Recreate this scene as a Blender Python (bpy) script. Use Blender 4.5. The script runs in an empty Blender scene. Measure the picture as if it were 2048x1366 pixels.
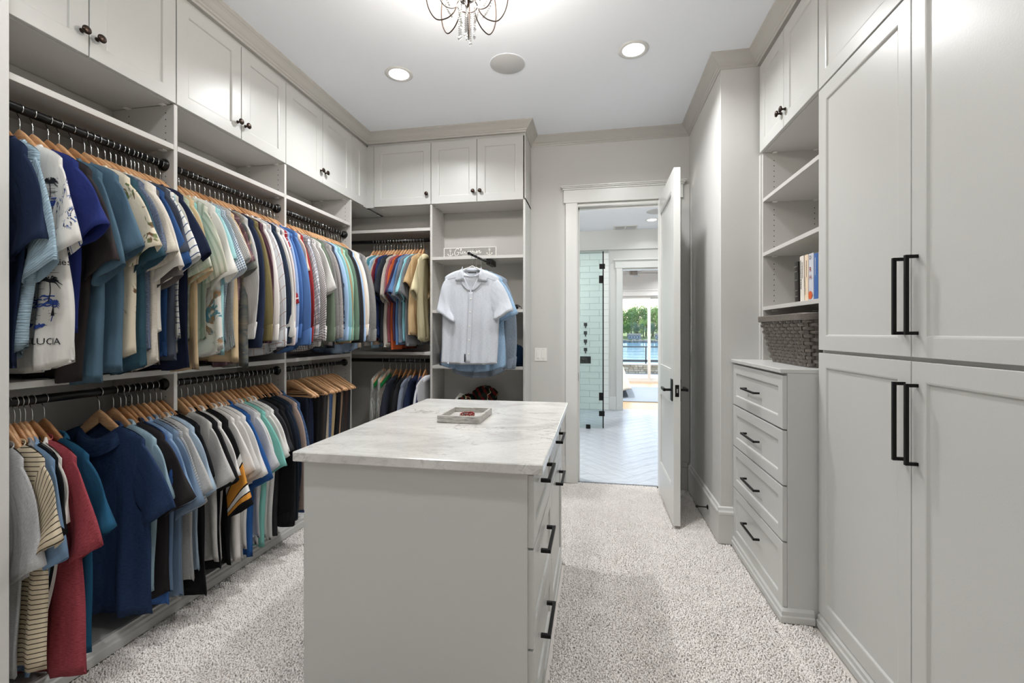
import bpy, math, random
import numpy as np
from mathutils import Vector
SC = bpy.context.scene
COL = SC.collection
PI = math.pi
# ------------------------------------------------------------------ camera, world, sun, exposure
cam_d = bpy.data.cameras.new('camera'); cam = bpy.data.objects.new('camera', cam_d); COL.objects.link(cam)
cam_d.sensor_width = 36.0; cam_d.lens = 910/2048*36.0
cam_d.shift_x = 0.0; cam_d.shift_y = -19/2048
cam_d.clip_start = 0.02; cam_d.clip_end = 2000
cam.location = (0, 0, 1.322)
cam.rotation_euler = (PI/2, 0, math.atan(168/910))
SC.camera = cam
vs = SC.view_settings
SC.display_settings.display_device = 'sRGB'
vs.view_transform = 'Standard'; vs.look = 'None'; vs.gamma = 1.0; vs.exposure = 0.0; vs.use_curve_mapping = False
world = bpy.data.worlds.new('world'); SC.world = world; world.use_nodes = True
wt = world.node_tree; wt.nodes.clear()
sky = wt.nodes.new('ShaderNodeTexSky'); sky.sky_type = 'NISHITA'; sky.sun_disc = False
sky.sun_elevation = math.radians(48); sky.sun_rotation = math.radians(-25)
sky.air_density = 1.0; sky.dust_density = 1.5; sky.ozone_density = 1.0
bg = wt.nodes.new('ShaderNodeBackground'); bg.inputs['Strength'].default_value = 0.5
wo = wt.nodes.new('ShaderNodeOutputWorld')
wt.links.new(sky.outputs[0], bg.inputs[0]); wt.links.new(bg.outputs[0], wo.inputs[0])
sun_d = bpy.data.lights.new('sun', 'SUN'); sun_d.energy = 5.0; sun_d.angle = math.radians(1.0); sun_d.color = (1.0, 0.95, 0.88)
sun = bpy.data.objects.new('sun', sun_d); COL.objects.link(sun)
az, el = math.radians(-28), math.radians(46)          # azimuth measured from +Y towards +X
sd = Vector((math.sin(az)*math.cos(el), math.cos(az)*math.cos(el), math.sin(el)))
sun.rotation_euler = sd.to_track_quat('Z', 'Y').to_euler()
SPOT_W = 20.5        # each recessed downlight
SPOT_COL = (0.985, 0.992, 1.0)
BULB_W = 13.5
try:
    SC.cycles.max_bounces = 12; SC.cycles.diffuse_bounces = 6; SC.cycles.glossy_bounces = 4
    SC.cycles.transparent_max_bounces = 16; SC.cycles.caustics_reflective = False; SC.cycles.caustics_refractive = False
    SC.cycles.sample_clamp_indirect = 4.0
except Exception:
    pass

# ------------------------------------------------------------------ helpers
ORG = {}
def lin(c):
    if isinstance(c, str):
        c = [int(c[i:i+2], 16) for i in (0, 2, 4)]
    r = []
    for v in c[:3]:
        v /= 255.0
        r.append(v/12.92 if v <= 0.04045 else ((v+0.055)/1.055)**2.4)
    return (*r, 1.0)

class NT:
    """small node-tree helper"""
    def __init__(s, name):
        s.m = bpy.data.materials.new(name); s.m.use_nodes = True
        s.t = s.m.node_tree; s.t.nodes.clear()
        s.out = s.n('ShaderNodeOutputMaterial')
    def n(s, typ, **kw):
        nd = s.t.nodes.new(typ)
        for k, v in kw.items(): setattr(nd, k, v)
        return nd
    def put(s, sock, v):
        if hasattr(v, 'is_output') or isinstance(v, bpy.types.NodeSocket): s.t.links.new(v, sock)
        else: sock.default_value = v
    def math(s, op, a, b=0.5, c=None):
        nd = s.n('ShaderNodeMath', operation=op); s.put(nd.inputs[0], a); s.put(nd.inputs[1], b)
        if c is not None: s.put(nd.inputs[2], c)
        return nd.outputs[0]
    def mix(s, f, a, b, mode='MIX'):
        nd = s.n('ShaderNodeMix', data_type='RGBA', blend_type=mode); s.put(nd.inputs[0], f)
        s.put(nd.inputs[6], a); s.put(nd.inputs[7], b); return nd.outputs[2]
    def noise(s, vec, scale, detail=2.0, rough=0.5, dist=0.0, dim='3D'):
        nd = s.n('ShaderNodeTexNoise', noise_dimensions=dim); s.put(nd.inputs['Vector'], vec)
        nd.inputs['Scale'].default_value = scale; nd.inputs['Detail'].default_value = detail
        nd.inputs['Roughness'].default_value = rough; nd.inputs['Distortion'].default_value = dist
        return nd.outputs[0]
    def ramp(s, f, stops):
        nd = s.n('ShaderNodeValToRGB'); s.put(nd.inputs[0], f); e = nd.color_ramp.elements
        while len(e) < len(stops): e.new(0.5)
        for i, (p, c) in enumerate(stops):
            e[i].position = p; e[i].color = c if len(c) == 4 else (*c, 1)
        return nd.outputs[0]
    def mapping(s, vec, scale=(1, 1, 1), rot=(0, 0, 0), loc=(0, 0, 0)):
        nd = s.n('ShaderNodeMapping'); s.put(nd.inputs[0], vec)
        nd.inputs['Scale'].default_value = scale; nd.inputs['Rotation'].default_value = rot; nd.inputs['Location'].default_value = loc
        return nd.outputs[0]
    def obj(s): return s.n('ShaderNodeTexCoord').outputs['Object']
    def uv(s): return s.n('ShaderNodeTexCoord').outputs['UV']
    def bump(s, h, strength=0.2, dist=0.01):
        nd = s.n('ShaderNodeBump'); s.put(nd.inputs['Height'], h); nd.inputs['Strength'].default_value = strength; nd.inputs['Distance'].default_value = dist
        return nd.outputs[0]
    def pbr(s, col, rough=0.5, metal=0.0, normal=None, spec=0.5, **kw):
        b = s.n('ShaderNodeBsdfPrincipled'); s.put(b.inputs['Base Color'], col); s.put(b.inputs['Roughness'], rough)
        b.inputs['Metallic'].default_value = metal; b.inputs['Specular IOR Level'].default_value = spec
        if normal is not None: s.put(b.inputs['Normal'], normal)
        for k, v in kw.items(): s.put(b.inputs[k.replace('_', ' ')], v)
        s.t.links.new(b.outputs[0], s.out.inputs[0]); return s.m

def paint(name, col, rough=0.4, bump=0.03, scale=140, spec=0.5):
    t = NT(name); o = t.obj()
    return t.pbr(lin(col), rough, normal=t.bump(t.noise(o, scale, 2), bump, 0.004), spec=spec)
def plainm(name, col, rough=0.5, metal=0.0, **kw):
    return NT(name).pbr(lin(col), rough, metal, **kw)
def emit(name, col, strength):
    t = NT(name); e = t.n('ShaderNodeEmission'); e.inputs[0].default_value = (*col, 1); e.inputs[1].default_value = strength
    t.t.links.new(e.outputs[0], t.out.inputs[0]); return t.m
def glassm(name, tint, refl=0.06):
    t = NT(name); tr = t.n('ShaderNodeBsdfTransparent'); tr.inputs[0].default_value = (*tint, 1)
    gl = t.n('ShaderNodeBsdfGlossy'); gl.inputs['Roughness'].default_value = 0.02
    fr = t.n('ShaderNodeFresnel'); fr.inputs[0].default_value = 1.5
    mx = t.n('ShaderNodeMixShader'); t.t.links.new(fr.outputs[0], mx.inputs[0]); t.t.links.new(tr.outputs[0], mx.inputs[1]); t.t.links.new(gl.outputs[0], mx.inputs[2])
    t.t.links.new(mx.outputs[0], t.out.inputs[0]); return t.m

# chamfered box template
_C = [(i, j, k) for i in (-1, 1) for j in (-1, 1) for k in (-1, 1)]
def _tmpl():
    idx = {c: n for n, c in enumerate(_C)}; F = []
    def vi(c, a): return idx[c]*3+a
    for a in range(3):
        b, c2 = [q for q in range(3) if q != a]
        for s in (-1, 1):
            cs = []
            for (sb, sc) in ((-1, -1), (1, -1), (1, 1), (-1, 1)):
                c = [0, 0, 0]; c[a] = s; c[b] = sb; c[c2] = sc; cs.append(vi(tuple(c), a))
            F.append(cs)
    for e in range(3):
        a, b = [q for q in range(3) if q != e]
        for sa in (-1, 1):
            for sb in (-1, 1):
                c1 = [0, 0, 0]; c1[e] = -1; c1[a] = sa; c1[b] = sb; c2 = list(c1); c2[e] = 1
                F.append([vi(tuple(c1), a), vi(tuple(c2), a), vi(tuple(c2), b), vi(tuple(c1), b)])
    for c in _C: F.append([vi(c, 0), vi(c, 1), vi(c, 2)])
    P = []
    for c in _C:
        for a in range(3): P.append([c[q]*(1.0 if q == a else 0.9) for q in range(3)])
    P = np.array(P); out = []
    for f in F:
        p = P[f]; nrm = np.cross(p[1]-p[0], p[2]-p[0])
        out.append(f if np.dot(nrm, p.mean(0)) > 0 else f[::-1])
    return out
_BF = _tmpl()
_QF = [[0, 1, 3, 2], [4, 6, 7, 5], [0, 4, 5, 1], [2, 3, 7, 6], [0, 2, 6, 4], [1, 5, 7, 3]]

class Frame:
    """local frame: u along width, v up, n outward"""
    def __init__(s, o, u, n): s.o = np.array(o, float); s.u = np.array(u, float); s.n = np.array(n, float); s.v = np.array((0, 0, 1.0))
    def p(s, u, v, n): return s.o+s.u*u+s.v*v+s.n*n

class MB:
    def __init__(s): s.V = []; s.F = []; s.UV = []; s.nv = 0; s.M = []
    def add(s, verts, faces, uv=None, mi=0):
        verts = np.asarray(verts, float).reshape(-1, 3); s.V.append(verts)
        s.UV.append(np.zeros((len(verts), 2)) if uv is None else np.asarray(uv, float))
        n = s.nv; s.F.extend([[i+n for i in f] for f in faces]); s.M.extend([mi]*len(faces)); s.nv += len(verts); return s
    def box(s, x0, x1, y0, y1, z0, z1, c=0.0012):
        lo = np.array((min(x0, x1), min(y0, y1), min(z0, z1))); hi = np.array((max(x0, x1), max(y0, y1), max(z0, z1)))
        m = (lo+hi)/2; h = (hi-lo)/2; c = min(c, h.min()*0.45)
        if c <= 0:
            return s.add([[(lo, hi)[i][0], (lo, hi)[j][1], (lo, hi)[k][2]] for i in (0, 1) for j in (0, 1) for k in (0, 1)], _QF)
        P = []
        for q in _C:
            for a in range(3):
                P.append([m[b]+q[b]*(h[b] if b == a else h[b]-c) for b in range(3)])
        return s.add(P, _BF)
    def boxf(s, fr, u0, u1, v0, v1, n0, n1, c=0.0012):
        a = MB().box(u0, u1, v0, v1, n0, n1, c); P = a.V[0]
        W = fr.o+P[:, :1]*fr.u+P[:, 1:2]*fr.v+P[:, 2:]*fr.n
        flip = np.dot(np.cross(fr.u, fr.v), fr.n) < 0
        return s.add(W, [f[::-1] for f in a.F] if flip else a.F)
    def grid(s, R, closed=True, cap0=False, cap1=False, uv=None, flip=False):
        """R: rows x cols x 3"""
        R = np.asarray(R, float); nr, nc = R.shape[:2]; F = []
        for i in range(nr-1):
            for j in range(nc if closed else nc-1):
                k = (j+1) % nc; f = [i*nc+j, i*nc+k, (i+1)*nc+k, (i+1)*nc+j]
                F.append(f[::-1] if flip else f)
        if cap0: f = list(range(nc))[::-1]; F.append(f[::-1] if flip else f)
        if cap1: f = [(nr-1)*nc+j for j in range(nc)]; F.append(f[::-1] if flip else f)
        return s.add(R.reshape(-1, 3), F, None if uv is None else np.asarray(uv).reshape(-1, 2))
    def tube(s, pts, r, n=8, cap=True, ry=None):
        P = np.array(pts, float); m = len(P); r = np.full(m, r) if np.isscalar(r) else np.array(r)
        T = np.gradient(P, axis=0); T /= np.linalg.norm(T, axis=1)[:, None]+1e-12
        up = np.array((0, 0, 1.0)) if abs(T[0][2]) < 0.9 else np.array((1.0, 0, 0))
        a = np.cross(T[0], up); a /= np.linalg.norm(a); R = []
        for i in range(m):
            a = a-T[i]*np.dot(a, T[i]); a /= np.linalg.norm(a)+1e-12; b = np.cross(T[i], a)
            R.append([P[i]+r[i]*(math.cos(q)*a+(1 if ry is None else ry)*math.sin(q)*b) for q in np.linspace(0, 2*PI, n, endpoint=False)])
        return s.grid(R, True, cap, cap)
    def lathe(s, prof, o, axis, n=20, ex=None):
        """prof [(r,h)], axis unit vector"""
        ax = np.array(axis, float); up = np.array((0, 0, 1.0)) if abs(ax[2]) < 0.9 else np.array((1.0, 0, 0))
        a = np.cross(up, ax); a /= np.linalg.norm(a); b = np.cross(ax, a); o = np.array(o, float); sx, sy = ex or (1, 1)
        R = [[o+ax*h+r*(sx*math.cos(q)*a+sy*math.sin(q)*b) for q in np.linspace(0, 2*PI, n, endpoint=False)] for r, h in prof]
        return s.grid(R, True, prof[0][0] > 1e-6, prof[-1][0] > 1e-6)
    def sphere(s, c, r, n=10, m=6):
        c = np.array(c, float); R = [[c+np.array((r*math.sin(t)*math.cos(q), r*math.sin(t)*math.sin(q), -r*math.cos(t))) for q in np.linspace(0, 2*PI, n, endpoint=False)] for t in np.linspace(0.02, PI-0.02, m)]
        return s.grid(R, True, True, True)
    def mesh(s, name, mats, smooth=False, org=(0, 0, 0)):
        V = np.concatenate(s.V)-np.array(org) if s.V else np.zeros((0, 3))
        me = bpy.data.meshes.new(name); me.from_pydata(V.tolist(), [], s.F)
        uv = np.concatenate(s.UV)
        if np.any(uv):
            L = me.uv_layers.new(name='UVMap'); vi = np.zeros(len(me.loops), np.int32); me.loops.foreach_get('vertex_index', vi)
            L.data.foreach_set('uv', uv[vi].ravel())
        for m in (mats if isinstance(mats, (list, tuple)) else [mats]): me.materials.append(m)
        if any(s.M): me.polygons.foreach_set('material_index', s.M)
        if smooth: me.polygons.foreach_set('use_smooth', [True]*len(me.polygons))
        return me

def tag(o, label=None, cat=None, group=None, kind=None):
    if label: o['label'] = label
    if cat: o['category'] = cat
    if group: o['group'] = group
    if kind: o['kind'] = kind
    return o
def thing(name, label, cat, loc=(0, 0, 0), group=None, kind=None, rot=None):
    o = bpy.data.objects.new(name, None); o.empty_display_size = 0.05; COL.objects.link(o); o.location = loc
    if rot: o.rotation_euler = rot
    ORG[o.name] = tuple(loc); return tag(o, label, cat, group, kind)
def obj(name, mb, mat, parent=None, smooth=False, org=(0, 0, 0), kind=None, label=None, cat=None, group=None):
    if parent is not None: org = ORG[parent.name]
    me = mb.mesh(name, mat, smooth, org) if isinstance(mb, MB) else mb
    o = bpy.data.objects.new(name, me); COL.objects.link(o)
    if parent is not None: o.parent = parent
    else: o.location = org
    ORG[o.name] = tuple(org)
    return tag(o, label, cat, group, kind)
def piece(name, me, parent, loc, rot=None, scale=None):
    """child sharing mesh data; loc in the parent's own space"""
    o = bpy.data.objects.new(name, me); COL.objects.link(o); o.parent = parent; o.location = loc; ORG[o.name] = ORG.get(parent.name, (0, 0, 0))
    if rot: o.rotation_euler = rot
    if scale: o.scale = scale
    return o
def struct(name, mb, mat, label, cat, smooth=False):
    return obj(name, mb, mat, None, smooth, (0, 0, 0), 'structure', label, cat)

def catmull(pts, n=8, closed=False):
    P = [np.array(p, float) for p in pts]; out = []; m = len(P)
    for i in range(m-1 if not closed else m):
        p0 = P[i-1] if i > 0 or closed else 2*P[0]-P[1]; p1 = P[i]; p2 = P[(i+1) % m]; p3 = P[(i+2) % m] if i+2 < m or closed else 2*P[-1]-P[-2]
        for t in np.linspace(0, 1, n, endpoint=False):
            out.append(0.5*((2*p1)+(-p0+p2)*t+(2*p0-5*p1+4*p2-p3)*t*t+(-p0+3*p1-3*p2+p3)*t**3))
    if not closed: out.append(P[-1])
    return np.array(out)

# lettering meshes (block letters) are made first, while the scene is still empty
TEXT = {}
def text_mesh(key, body, size, res=2):
    cu = bpy.data.curves.new('lettering', 'FONT'); cu.body = body; cu.size = size; cu.resolution_u = res; cu.align_x = 'CENTER'; cu.align_y = 'CENTER'
    o = bpy.data.objects.new('lettering', cu); COL.objects.link(o)
    dg = bpy.context.evaluated_depsgraph_get(); me = bpy.data.meshes.new_from_object(o.evaluated_get(dg))
    V = np.array([v.co[:] for v in me.vertices]).reshape(-1, 3); F = [list(p.vertices) for p in me.polygons]
    bpy.data.objects.remove(o); bpy.data.curves.remove(cu); bpy.data.meshes.remove(me)
    TEXT[key] = (V[:, :2], F)
for k, b, sz in (('west', 'West Indies', 0.032), ('lucia', 'ST.LUCIA', 0.034), ('crew', 'S CREW', 0.075), ('mass', 'MASSACHUSETTS', 0.012),
                 ('R', 'R', 0.034), ('H', 'H', 0.03), ('D', 'D', 0.026), ('cia', 'Lucia', 0.03)):
    text_mesh(k, b, sz)
# ------------------------------------------------------------------ materials
M = {}
M['cab'] = paint('cabinet_paint', (195, 195, 192), 0.33, 0.045, 160)
M['cab_in'] = paint('cabinet_melamine', (195, 193, 189), 0.42, 0.02, 200)
M['wall'] = paint('wall_paint', (204, 203, 200), 0.6, 0.03, 220, 0.35)
M['ceil'] = paint('ceiling_paint', (243, 247, 253), 0.75, 0.02, 220, 0.2)
M['crown'] = paint('crown_paint', (186, 183, 178), 0.4, 0.02, 200)
M['white'] = paint('trim_white', (216, 216, 213), 0.28, 0.015, 120)
M['black'] = plainm('black_metal', (20, 20, 21), 0.38, 0.6)
M['rod'] = plainm('rod_black', (17, 17, 18), 0.3, 0.4)
M['bronze'] = plainm('oil_rubbed_bronze', (58, 46, 40), 0.34, 0.85)
M['chrome'] = plainm('chrome', (215, 215, 215), 0.14, 1.0)
M['clip'] = plainm('clip_plastic', (232, 230, 226), 0.35)
M['dark'] = plainm('dark_hole', (30, 28, 26), 0.8)
M['lens'] = emit('lamp_lens', (1.0, 0.97, 0.93), 9.0)
M['bulb'] = emit('bulb_glow', (1.0, 0.78, 0.52), 12.0)
M['speaker'] = plainm('speaker_cloth', (196, 196, 196), 0.8)
M['switch'] = plainm('switch_plastic', (236, 235, 231), 0.3)
M['glass'] = glassm('window_glass', (0.97, 0.985, 0.98))
M['shower_glass'] = glassm('shower_glass', (0.87, 0.935, 0.93))

def wood(name, c1, c2, c3, scale=(3, 60, 60), rough=0.38):
    t = NT(name); o = t.obj(); v = t.mapping(o, scale)
    f = t.noise(v, 1.6, 5, 0.6, 0.8)
    return t.pbr(t.ramp(f, [(0.3, lin(c1)), (0.5, lin(c2)), (0.72, lin(c3))]), rough)
M['hanger'] = wood('hanger_wood', (178, 132, 92), (200, 157, 116), (212, 172, 132), (6, 60, 40))
M['hanger_dark'] = wood('hanger_wood_dark', (150, 104, 66), (172, 126, 86), (186, 142, 102), (6, 60, 40))
M['oak'] = wood('oak_floor', (176, 140, 104), (200, 164, 126), (212, 180, 144), (30, 3, 3))
M['fanwood'] = wood('fan_blade_wood', (112, 108, 102), (132, 127, 120), (150, 146, 139), (30, 3, 3))
def graywood():
    t = NT('whitewashed_wood'); o = t.obj(); f = t.noise(t.mapping(o, (9, 60, 60)), 2, 6, 0.65, 0.5)
    return t.pbr(t.ramp(f, [(0.3, lin((120, 118, 113))), (0.52, lin((176, 174, 168))), (0.75, lin((206, 204, 198)))]), 0.6)
M['graywood'] = graywood()
def basket():
    t = NT('grey_splint'); o = t.obj(); f = t.noise(t.mapping(o, (20, 20, 90)), 2, 5, 0.6)
    r = t.n('ShaderNodeObjectInfo').outputs['Random']
    return t.pbr(t.mix(t.math('MULTIPLY', r, 0.35), t.ramp(f, [(0.3, lin((78, 72, 67))), (0.7, lin((128, 121, 114)))]), lin((92, 84, 78))), 0.42, normal=t.bump(f, 0.3, 0.002))
M['basket'] = basket()
def marble():
    t = NT('marble'); o = t.obj()
    v = t.mapping(o, (1.0, 1.7, 1.0), (0, 0, 0.5))
    cl = t.noise(v, 2.6, 6, 0.62, 1.0)
    base = t.ramp(cl, [(0.3, lin((182, 180, 176))), (0.5, lin((206, 204, 200))), (0.66, lin((214, 213, 209)))])
    fine = t.noise(t.mapping(o, (22, 58, 30), (0, 0, 0.35)), 1.0, 6, 0.7, 2.2)
    fl = t.ramp(fine, [(0.54, (0, 0, 0)), (0.68, (1, 1, 1))])
    c = t.mix(t.math('MULTIPLY', fl, 0.42), base, lin((150, 147, 142)))
    w = t.noise(t.mapping(o, (2.2, 4.2, 3.0), (0, 0, 0.55)), 1.0, 5, 0.62, 1.6)
    vein = t.math('SUBTRACT', 1.0, t.math('MULTIPLY', t.math('ABSOLUTE', t.math('SUBTRACT', w, 0.47)), 55.0))
    vm = t.math('MULTIPLY', t.math('MAXIMUM', vein, 0.0), t.ramp(t.noise(o, 3.1, 2), [(0.48, (0, 0, 0)), (0.62, (1, 1, 1))]))
    c = t.mix(t.math('MULTIPLY', vm, 0.6), c, lin((112, 108, 103)))
    blot = t.ramp(t.noise(t.mapping(o, (6, 12, 9), (0, 0, 0.4)), 1.0, 6, 0.7, 2.6), [(0.57, (0, 0, 0)), (0.72, (1, 1, 1))])
    c = t.mix(t.math('MULTIPLY', blot, 0.4), c, lin((160, 158, 154)))
    # one long dark crack-like vein across the far right of the slab
    s = t.n('ShaderNodeSeparateXYZ'); t.t.links.new(o, s.inputs[0])
    wob = t.math('MULTIPLY', t.math('SUBTRACT', t.noise(o, 9, 4, 0.65), 0.5), 0.10)
    d = t.math('ADD', t.math('SUBTRACT', s.outputs[1], t.math('MULTIPLY_ADD', s.outputs[0], -0.42, 0.245)), wob)
    ln = t.math('MAXIMUM', t.math('SUBTRACT', 1.0, t.math('MULTIPLY', t.math('ABSOLUTE', d), 300.0)), 0.0)
    ln = t.math('MULTIPLY', ln, t.math('GREATER_THAN', s.outputs[0], -0.12))
    c = t.mix(t.math('MULTIPLY', ln, 0.75), c, lin((96, 90, 84)))
    return t.pbr(c, 0.2, spec=0.5)
M['marble'] = marble()
def carpet(name, a, b):
    t = NT(name); r = t.n('ShaderNodeNewGeometry').outputs['Random Per Island']; o = t.obj()
    f = t.math('ADD', t.math('MULTIPLY', r, 0.7), t.math('MULTIPLY', t.noise(o, 7, 3), 0.35))
    return t.pbr(t.ramp(f, [(0.15, lin(a)), (0.85, lin(b))]), 0.95, spec=0.1)
M['carpet'] = carpet('carpet_yarn', (222, 216, 211), (243, 239, 235))
M['carpet_base'] = paint('carpet_backing', (220, 214, 208), 0.95, 0.4, 300, 0.1)
M['rug'] = paint('rug_wool', (150, 160, 170), 0.95, 0.8, 90, 0.1)
M['bedwhite'] = paint('duvet_cotton', (226, 222, 212), 0.85, 0.25, 40, 0.2)
M['tile'] = paint('subway_tile', (232, 234, 231), 0.14, 0.02, 12)
M['grout'] = paint('tile_grout', (176, 178, 175), 0.9, 0.2, 300)
def ftile():
    t = NT('porcelain_plank'); o = t.obj()
    f = t.noise(t.mapping(o, (3, 14, 3)), 2, 4)
    return t.pbr(t.ramp(f, [(0.3, lin((176, 183, 193))), (0.7, lin((196, 201, 209)))]), 0.27)
M['ftile'] = ftile()
M['fgrout'] = paint('floor_grout', (158, 165, 176), 0.85, 0.1, 300)

# ------------------------------------------------------------------ key dimensions (metres)
H = 3.048                      # ceiling
XL, XLB = -1.98, -2.34         # left cabinets: door face, back panel
YB, YBW = 3.70, 4.03           # back cabinets: door face, back wall
XR = 0.985                     # right cabinets / wardrobe face
XW = 0.77                      # bump-out wall
YR = 3.05                      # end of the bump-out wall
D0, D1, D2, D3 = 1.08, 1.855, 2.64, 3.445   # left dividers (centres)
ZU = 2.412                     # underside of the upper cabinets
DR0, DR1, DRZ = -0.155, 0.60, 2.42          # door opening
YF = 7.91                      # far wall of the bathroom

# ------------------------------------------------------------------ room shell
struct('floor', MB().box(-2.5, 1.5, -1.62, YBW+0.06, -0.14, -0.012, 0), M['carpet_base'], 'carpet backing laid over the whole closet floor', 'floor')
struct('ceiling', MB().box(-2.5, 1.5, -1.62, YBW, H, H+0.12, 0), M['ceil'], 'white painted ceiling over the closet', 'ceiling')
struct('wall_left', MB().box(-2.5, XLB-0.012, -1.62, YBW+0.12, 0, H, 0).box(XLB-0.012, -1.86, -1.5, 1.062, 0, H, 0).box(XL+0.006, -1.86, 1.06, 1.149, 0, H, 0.002), M['wall'], 'light greige wall end framing the left edge of the closet', 'wall')
struct('wall_rear', MB().box(-2.5, 1.5, -1.62, -1.5, 0, H, 0), M['wall'], 'greige wall behind the viewer', 'wall')
struct('wall_right', MB().box(1.37, 1.5, -1.5, YR, 0, H, 0).box(XW, 1.5, YR, YBW+0.12, 0, H, 0.002), M['wall'], 'greige bump-out wall between doorway and right cabinets', 'wall')
struct('wall_back', MB().box(-2.5, DR0-0.02, YBW, YBW+0.12, 0, H, 0).box(DR1+0.02, XW+0.02, YBW, YBW+0.12, 0, H, 0).box(DR0-0.02, DR1+0.02, YBW, YBW+0.12, DRZ+0.02, H, 0), M['wall'], 'greige back wall around the open doorway', 'wall')

def sweep(name, path, prof, mat, label, closed_prof=True):
    """mouldings: prof = [(offset to the left of the path, z)], mitred at the path corners"""
    P = [np.array(p, float) for p in path]; R = []
    for i, p in enumerate(P):
        ds = []
        if i > 0: d = P[i]-P[i-1]; ds.append(d/np.linalg.norm(d))
        if i < len(P)-1: d = P[i+1]-P[i]; ds.append(d/np.linalg.norm(d))
        ns = [np.array((-d[1], d[0])) for d in ds]
        n = ns[0] if len(ns) == 1 else (ns[0]+ns[1])/(1+np.dot(ns[0], ns[1]))
        R.append([(p[0]+n[0]*o, p[1]+n[1]*o, z) for o, z in prof])
    return struct(name, MB().grid(R, closed_prof, True, True, flip=True), mat, label, 'moulding')
CROWN = [(-0.018, 2.968), (0.006, 2.968), (0.009, 2.980), (0.016, 2.984), (0.018, 2.992), (0.027, 2.999), (0.043, 3.018), (0.056, 3.029), (0.062, 3.032), (0.066, 3.037), (0.070, 3.039), (0.070, H), (-0.018, H)]
XP = -0.572
allpath = [(XR, 0.8), (XR, YR), (XW, YR), (XW, YBW), (XP, YBW), (XP, YB), (XL, YB), (XL, 0.9)]
labs = ['right wardrobe and wall cabinet', 'short wall return beside the right cabinets', 'bump-out wall right of the door', 'back wall over the doorway', 'short side of the back cabinets', 'front of the back wall cabinets', 'long run of left wall cabinets']
def mitre_piece(k, prof, name, mat, label):
    P = [np.array(p, float) for p in allpath]
    def nrm(a, b): d = (b-a)/np.linalg.norm(b-a); return np.array((-d[1], d[0]))
    rows = []
    for i in (k, k+1):
        ns = []
        if i > 0: ns.append(nrm(P[i-1], P[i]))
        if i < len(P)-1: ns.append(nrm(P[i], P[i+1]))
        n = ns[0] if len(ns) == 1 else (ns[0]+ns[1])/(1+np.dot(ns[0], ns[1]))
        rows.append([(P[i][0]+n[0]*o, P[i][1]+n[1]*o, z) for o, z in prof])
    return struct(name, MB().grid(rows, True, True, True, flip=True), mat, label, 'moulding')
for k in range(7):
    mitre_piece(k, CROWN, 'trim_%d' % (k+1), M['crown'], 'greige crown moulding on the '+labs[k])

# plinth mouldings of the closet units
PL = [(0, 0), (0.026, 0), (0.026, 0.036), (0.020, 0.042), (0.020, 0.056), (0.012, 0.064), (0.010, 0.072), (0, 0.074)]
sweep('trim_8', [(-1.98, YB-0.01), (-1.98, 1.15)], PL, M['cab'], 'stepped plinth moulding along the floor of the left closet units')
sweep('trim_9', [(-0.57, 3.72), (-1.98, 3.72)], PL, M['cab'], 'plinth moulding under the back closet units')

BASE = [(0, 0), (0.016, 0), (0.016, 0.178), (0.020, 0.182), (0.019, 0.196), (0.012, 0.206), (0.009, 0.222), (0, 0.228)]
sweep('baseboard_right', [(XW, YR), (XW, YBW)], BASE, M['wall'], 'tall greige baseboard on the bump-out wall behind the door')
sweep('baseboard_return', [(0.842, YR), (XW-0.016, YR)], [(o, z) for o, z in BASE], M['wall'], 'short greige baseboard return beside the drawer chest')
struct('baseboard_back', MB().box(XP+0.003, -0.263, YBW-0.016, YBW, 0, 0.185).box(XP+0.003, -0.263, YBW-0.012, YBW, 0.185, 0.226, 0.004), M['wall'], 'greige baseboard between back closet units and doorway', 'baseboard')
struct('baseboard_corner', MB().box(0.702, XW-0.017, YBW-0.016, YBW, 0, 0.185).box(0.702, XW-0.017, YBW-0.012, YBW, 0.185, 0.226, 0.004), M['wall'], 'tiny greige baseboard in the corner right of the door casing', 'baseboard')

# door casing (white) and jamb
cz = DRZ+0.03
t = thing('trim_10', 'white door casing with wide flat head and cap', 'casing', (DR0, YBW, 0), kind='structure')
obj('casing_leg', MB().box(DR0-0.107, DR0-0.006, YBW-0.022, YBW, 0, cz, 0.002), M['white'], t)
obj('casing_leg', MB().box(DR1+0.006, DR1+0.100, YBW-0.022, YBW, 0, cz, 0.002), M['white'], t)
obj('casing_head', MB().box(DR0-0.125, DR1+0.117, YBW-0.027, YBW, cz, cz+0.112, 0.002), M['white'], t)
obj('casing_cap', MB().box(DR0-0.134, DR1+0.126, YBW-0.036, YBW, cz+0.112, cz+0.126, 0.003).box(DR0-0.142, DR1+0.134, YBW-0.046, YBW, cz+0.126, cz+0.136, 0.003).box(DR0-0.150, DR1+0.142, YBW-0.055, YBW, cz+0.136, cz+0.147, 0.003), M['white'], t)
t = thing('trim_11', 'white door jamb lining the closet doorway', 'jamb', (DR0, YBW, 0), kind='structure')
obj('jamb', MB().box(DR0-0.02, DR0, YBW-0.006, YBW+0.13, 0, DRZ, 0.001), M['white'], t)
obj('jamb', MB().box(DR1, DR1+0.02, YBW-0.006, YBW+0.13, 0, DRZ, 0.001), M['white'], t)
obj('jamb_head', MB().box(DR0-0.02, DR1+0.02, YBW-0.006, YBW+0.13, DRZ, DRZ+0.02, 0.001), M['white'], t)
obj('stop_bead', MB().box(DR0, DR0+0.012, YBW+0.045, YBW+0.08, 0, DRZ, 0.001).box(DR1-0.012, DR1, YBW+0.045, YBW+0.08, 0, DRZ, 0.001).box(DR0, DR1, YBW+0.045, YBW+0.08, DRZ-0.012, DRZ, 0.001), M['white'], t)
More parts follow.
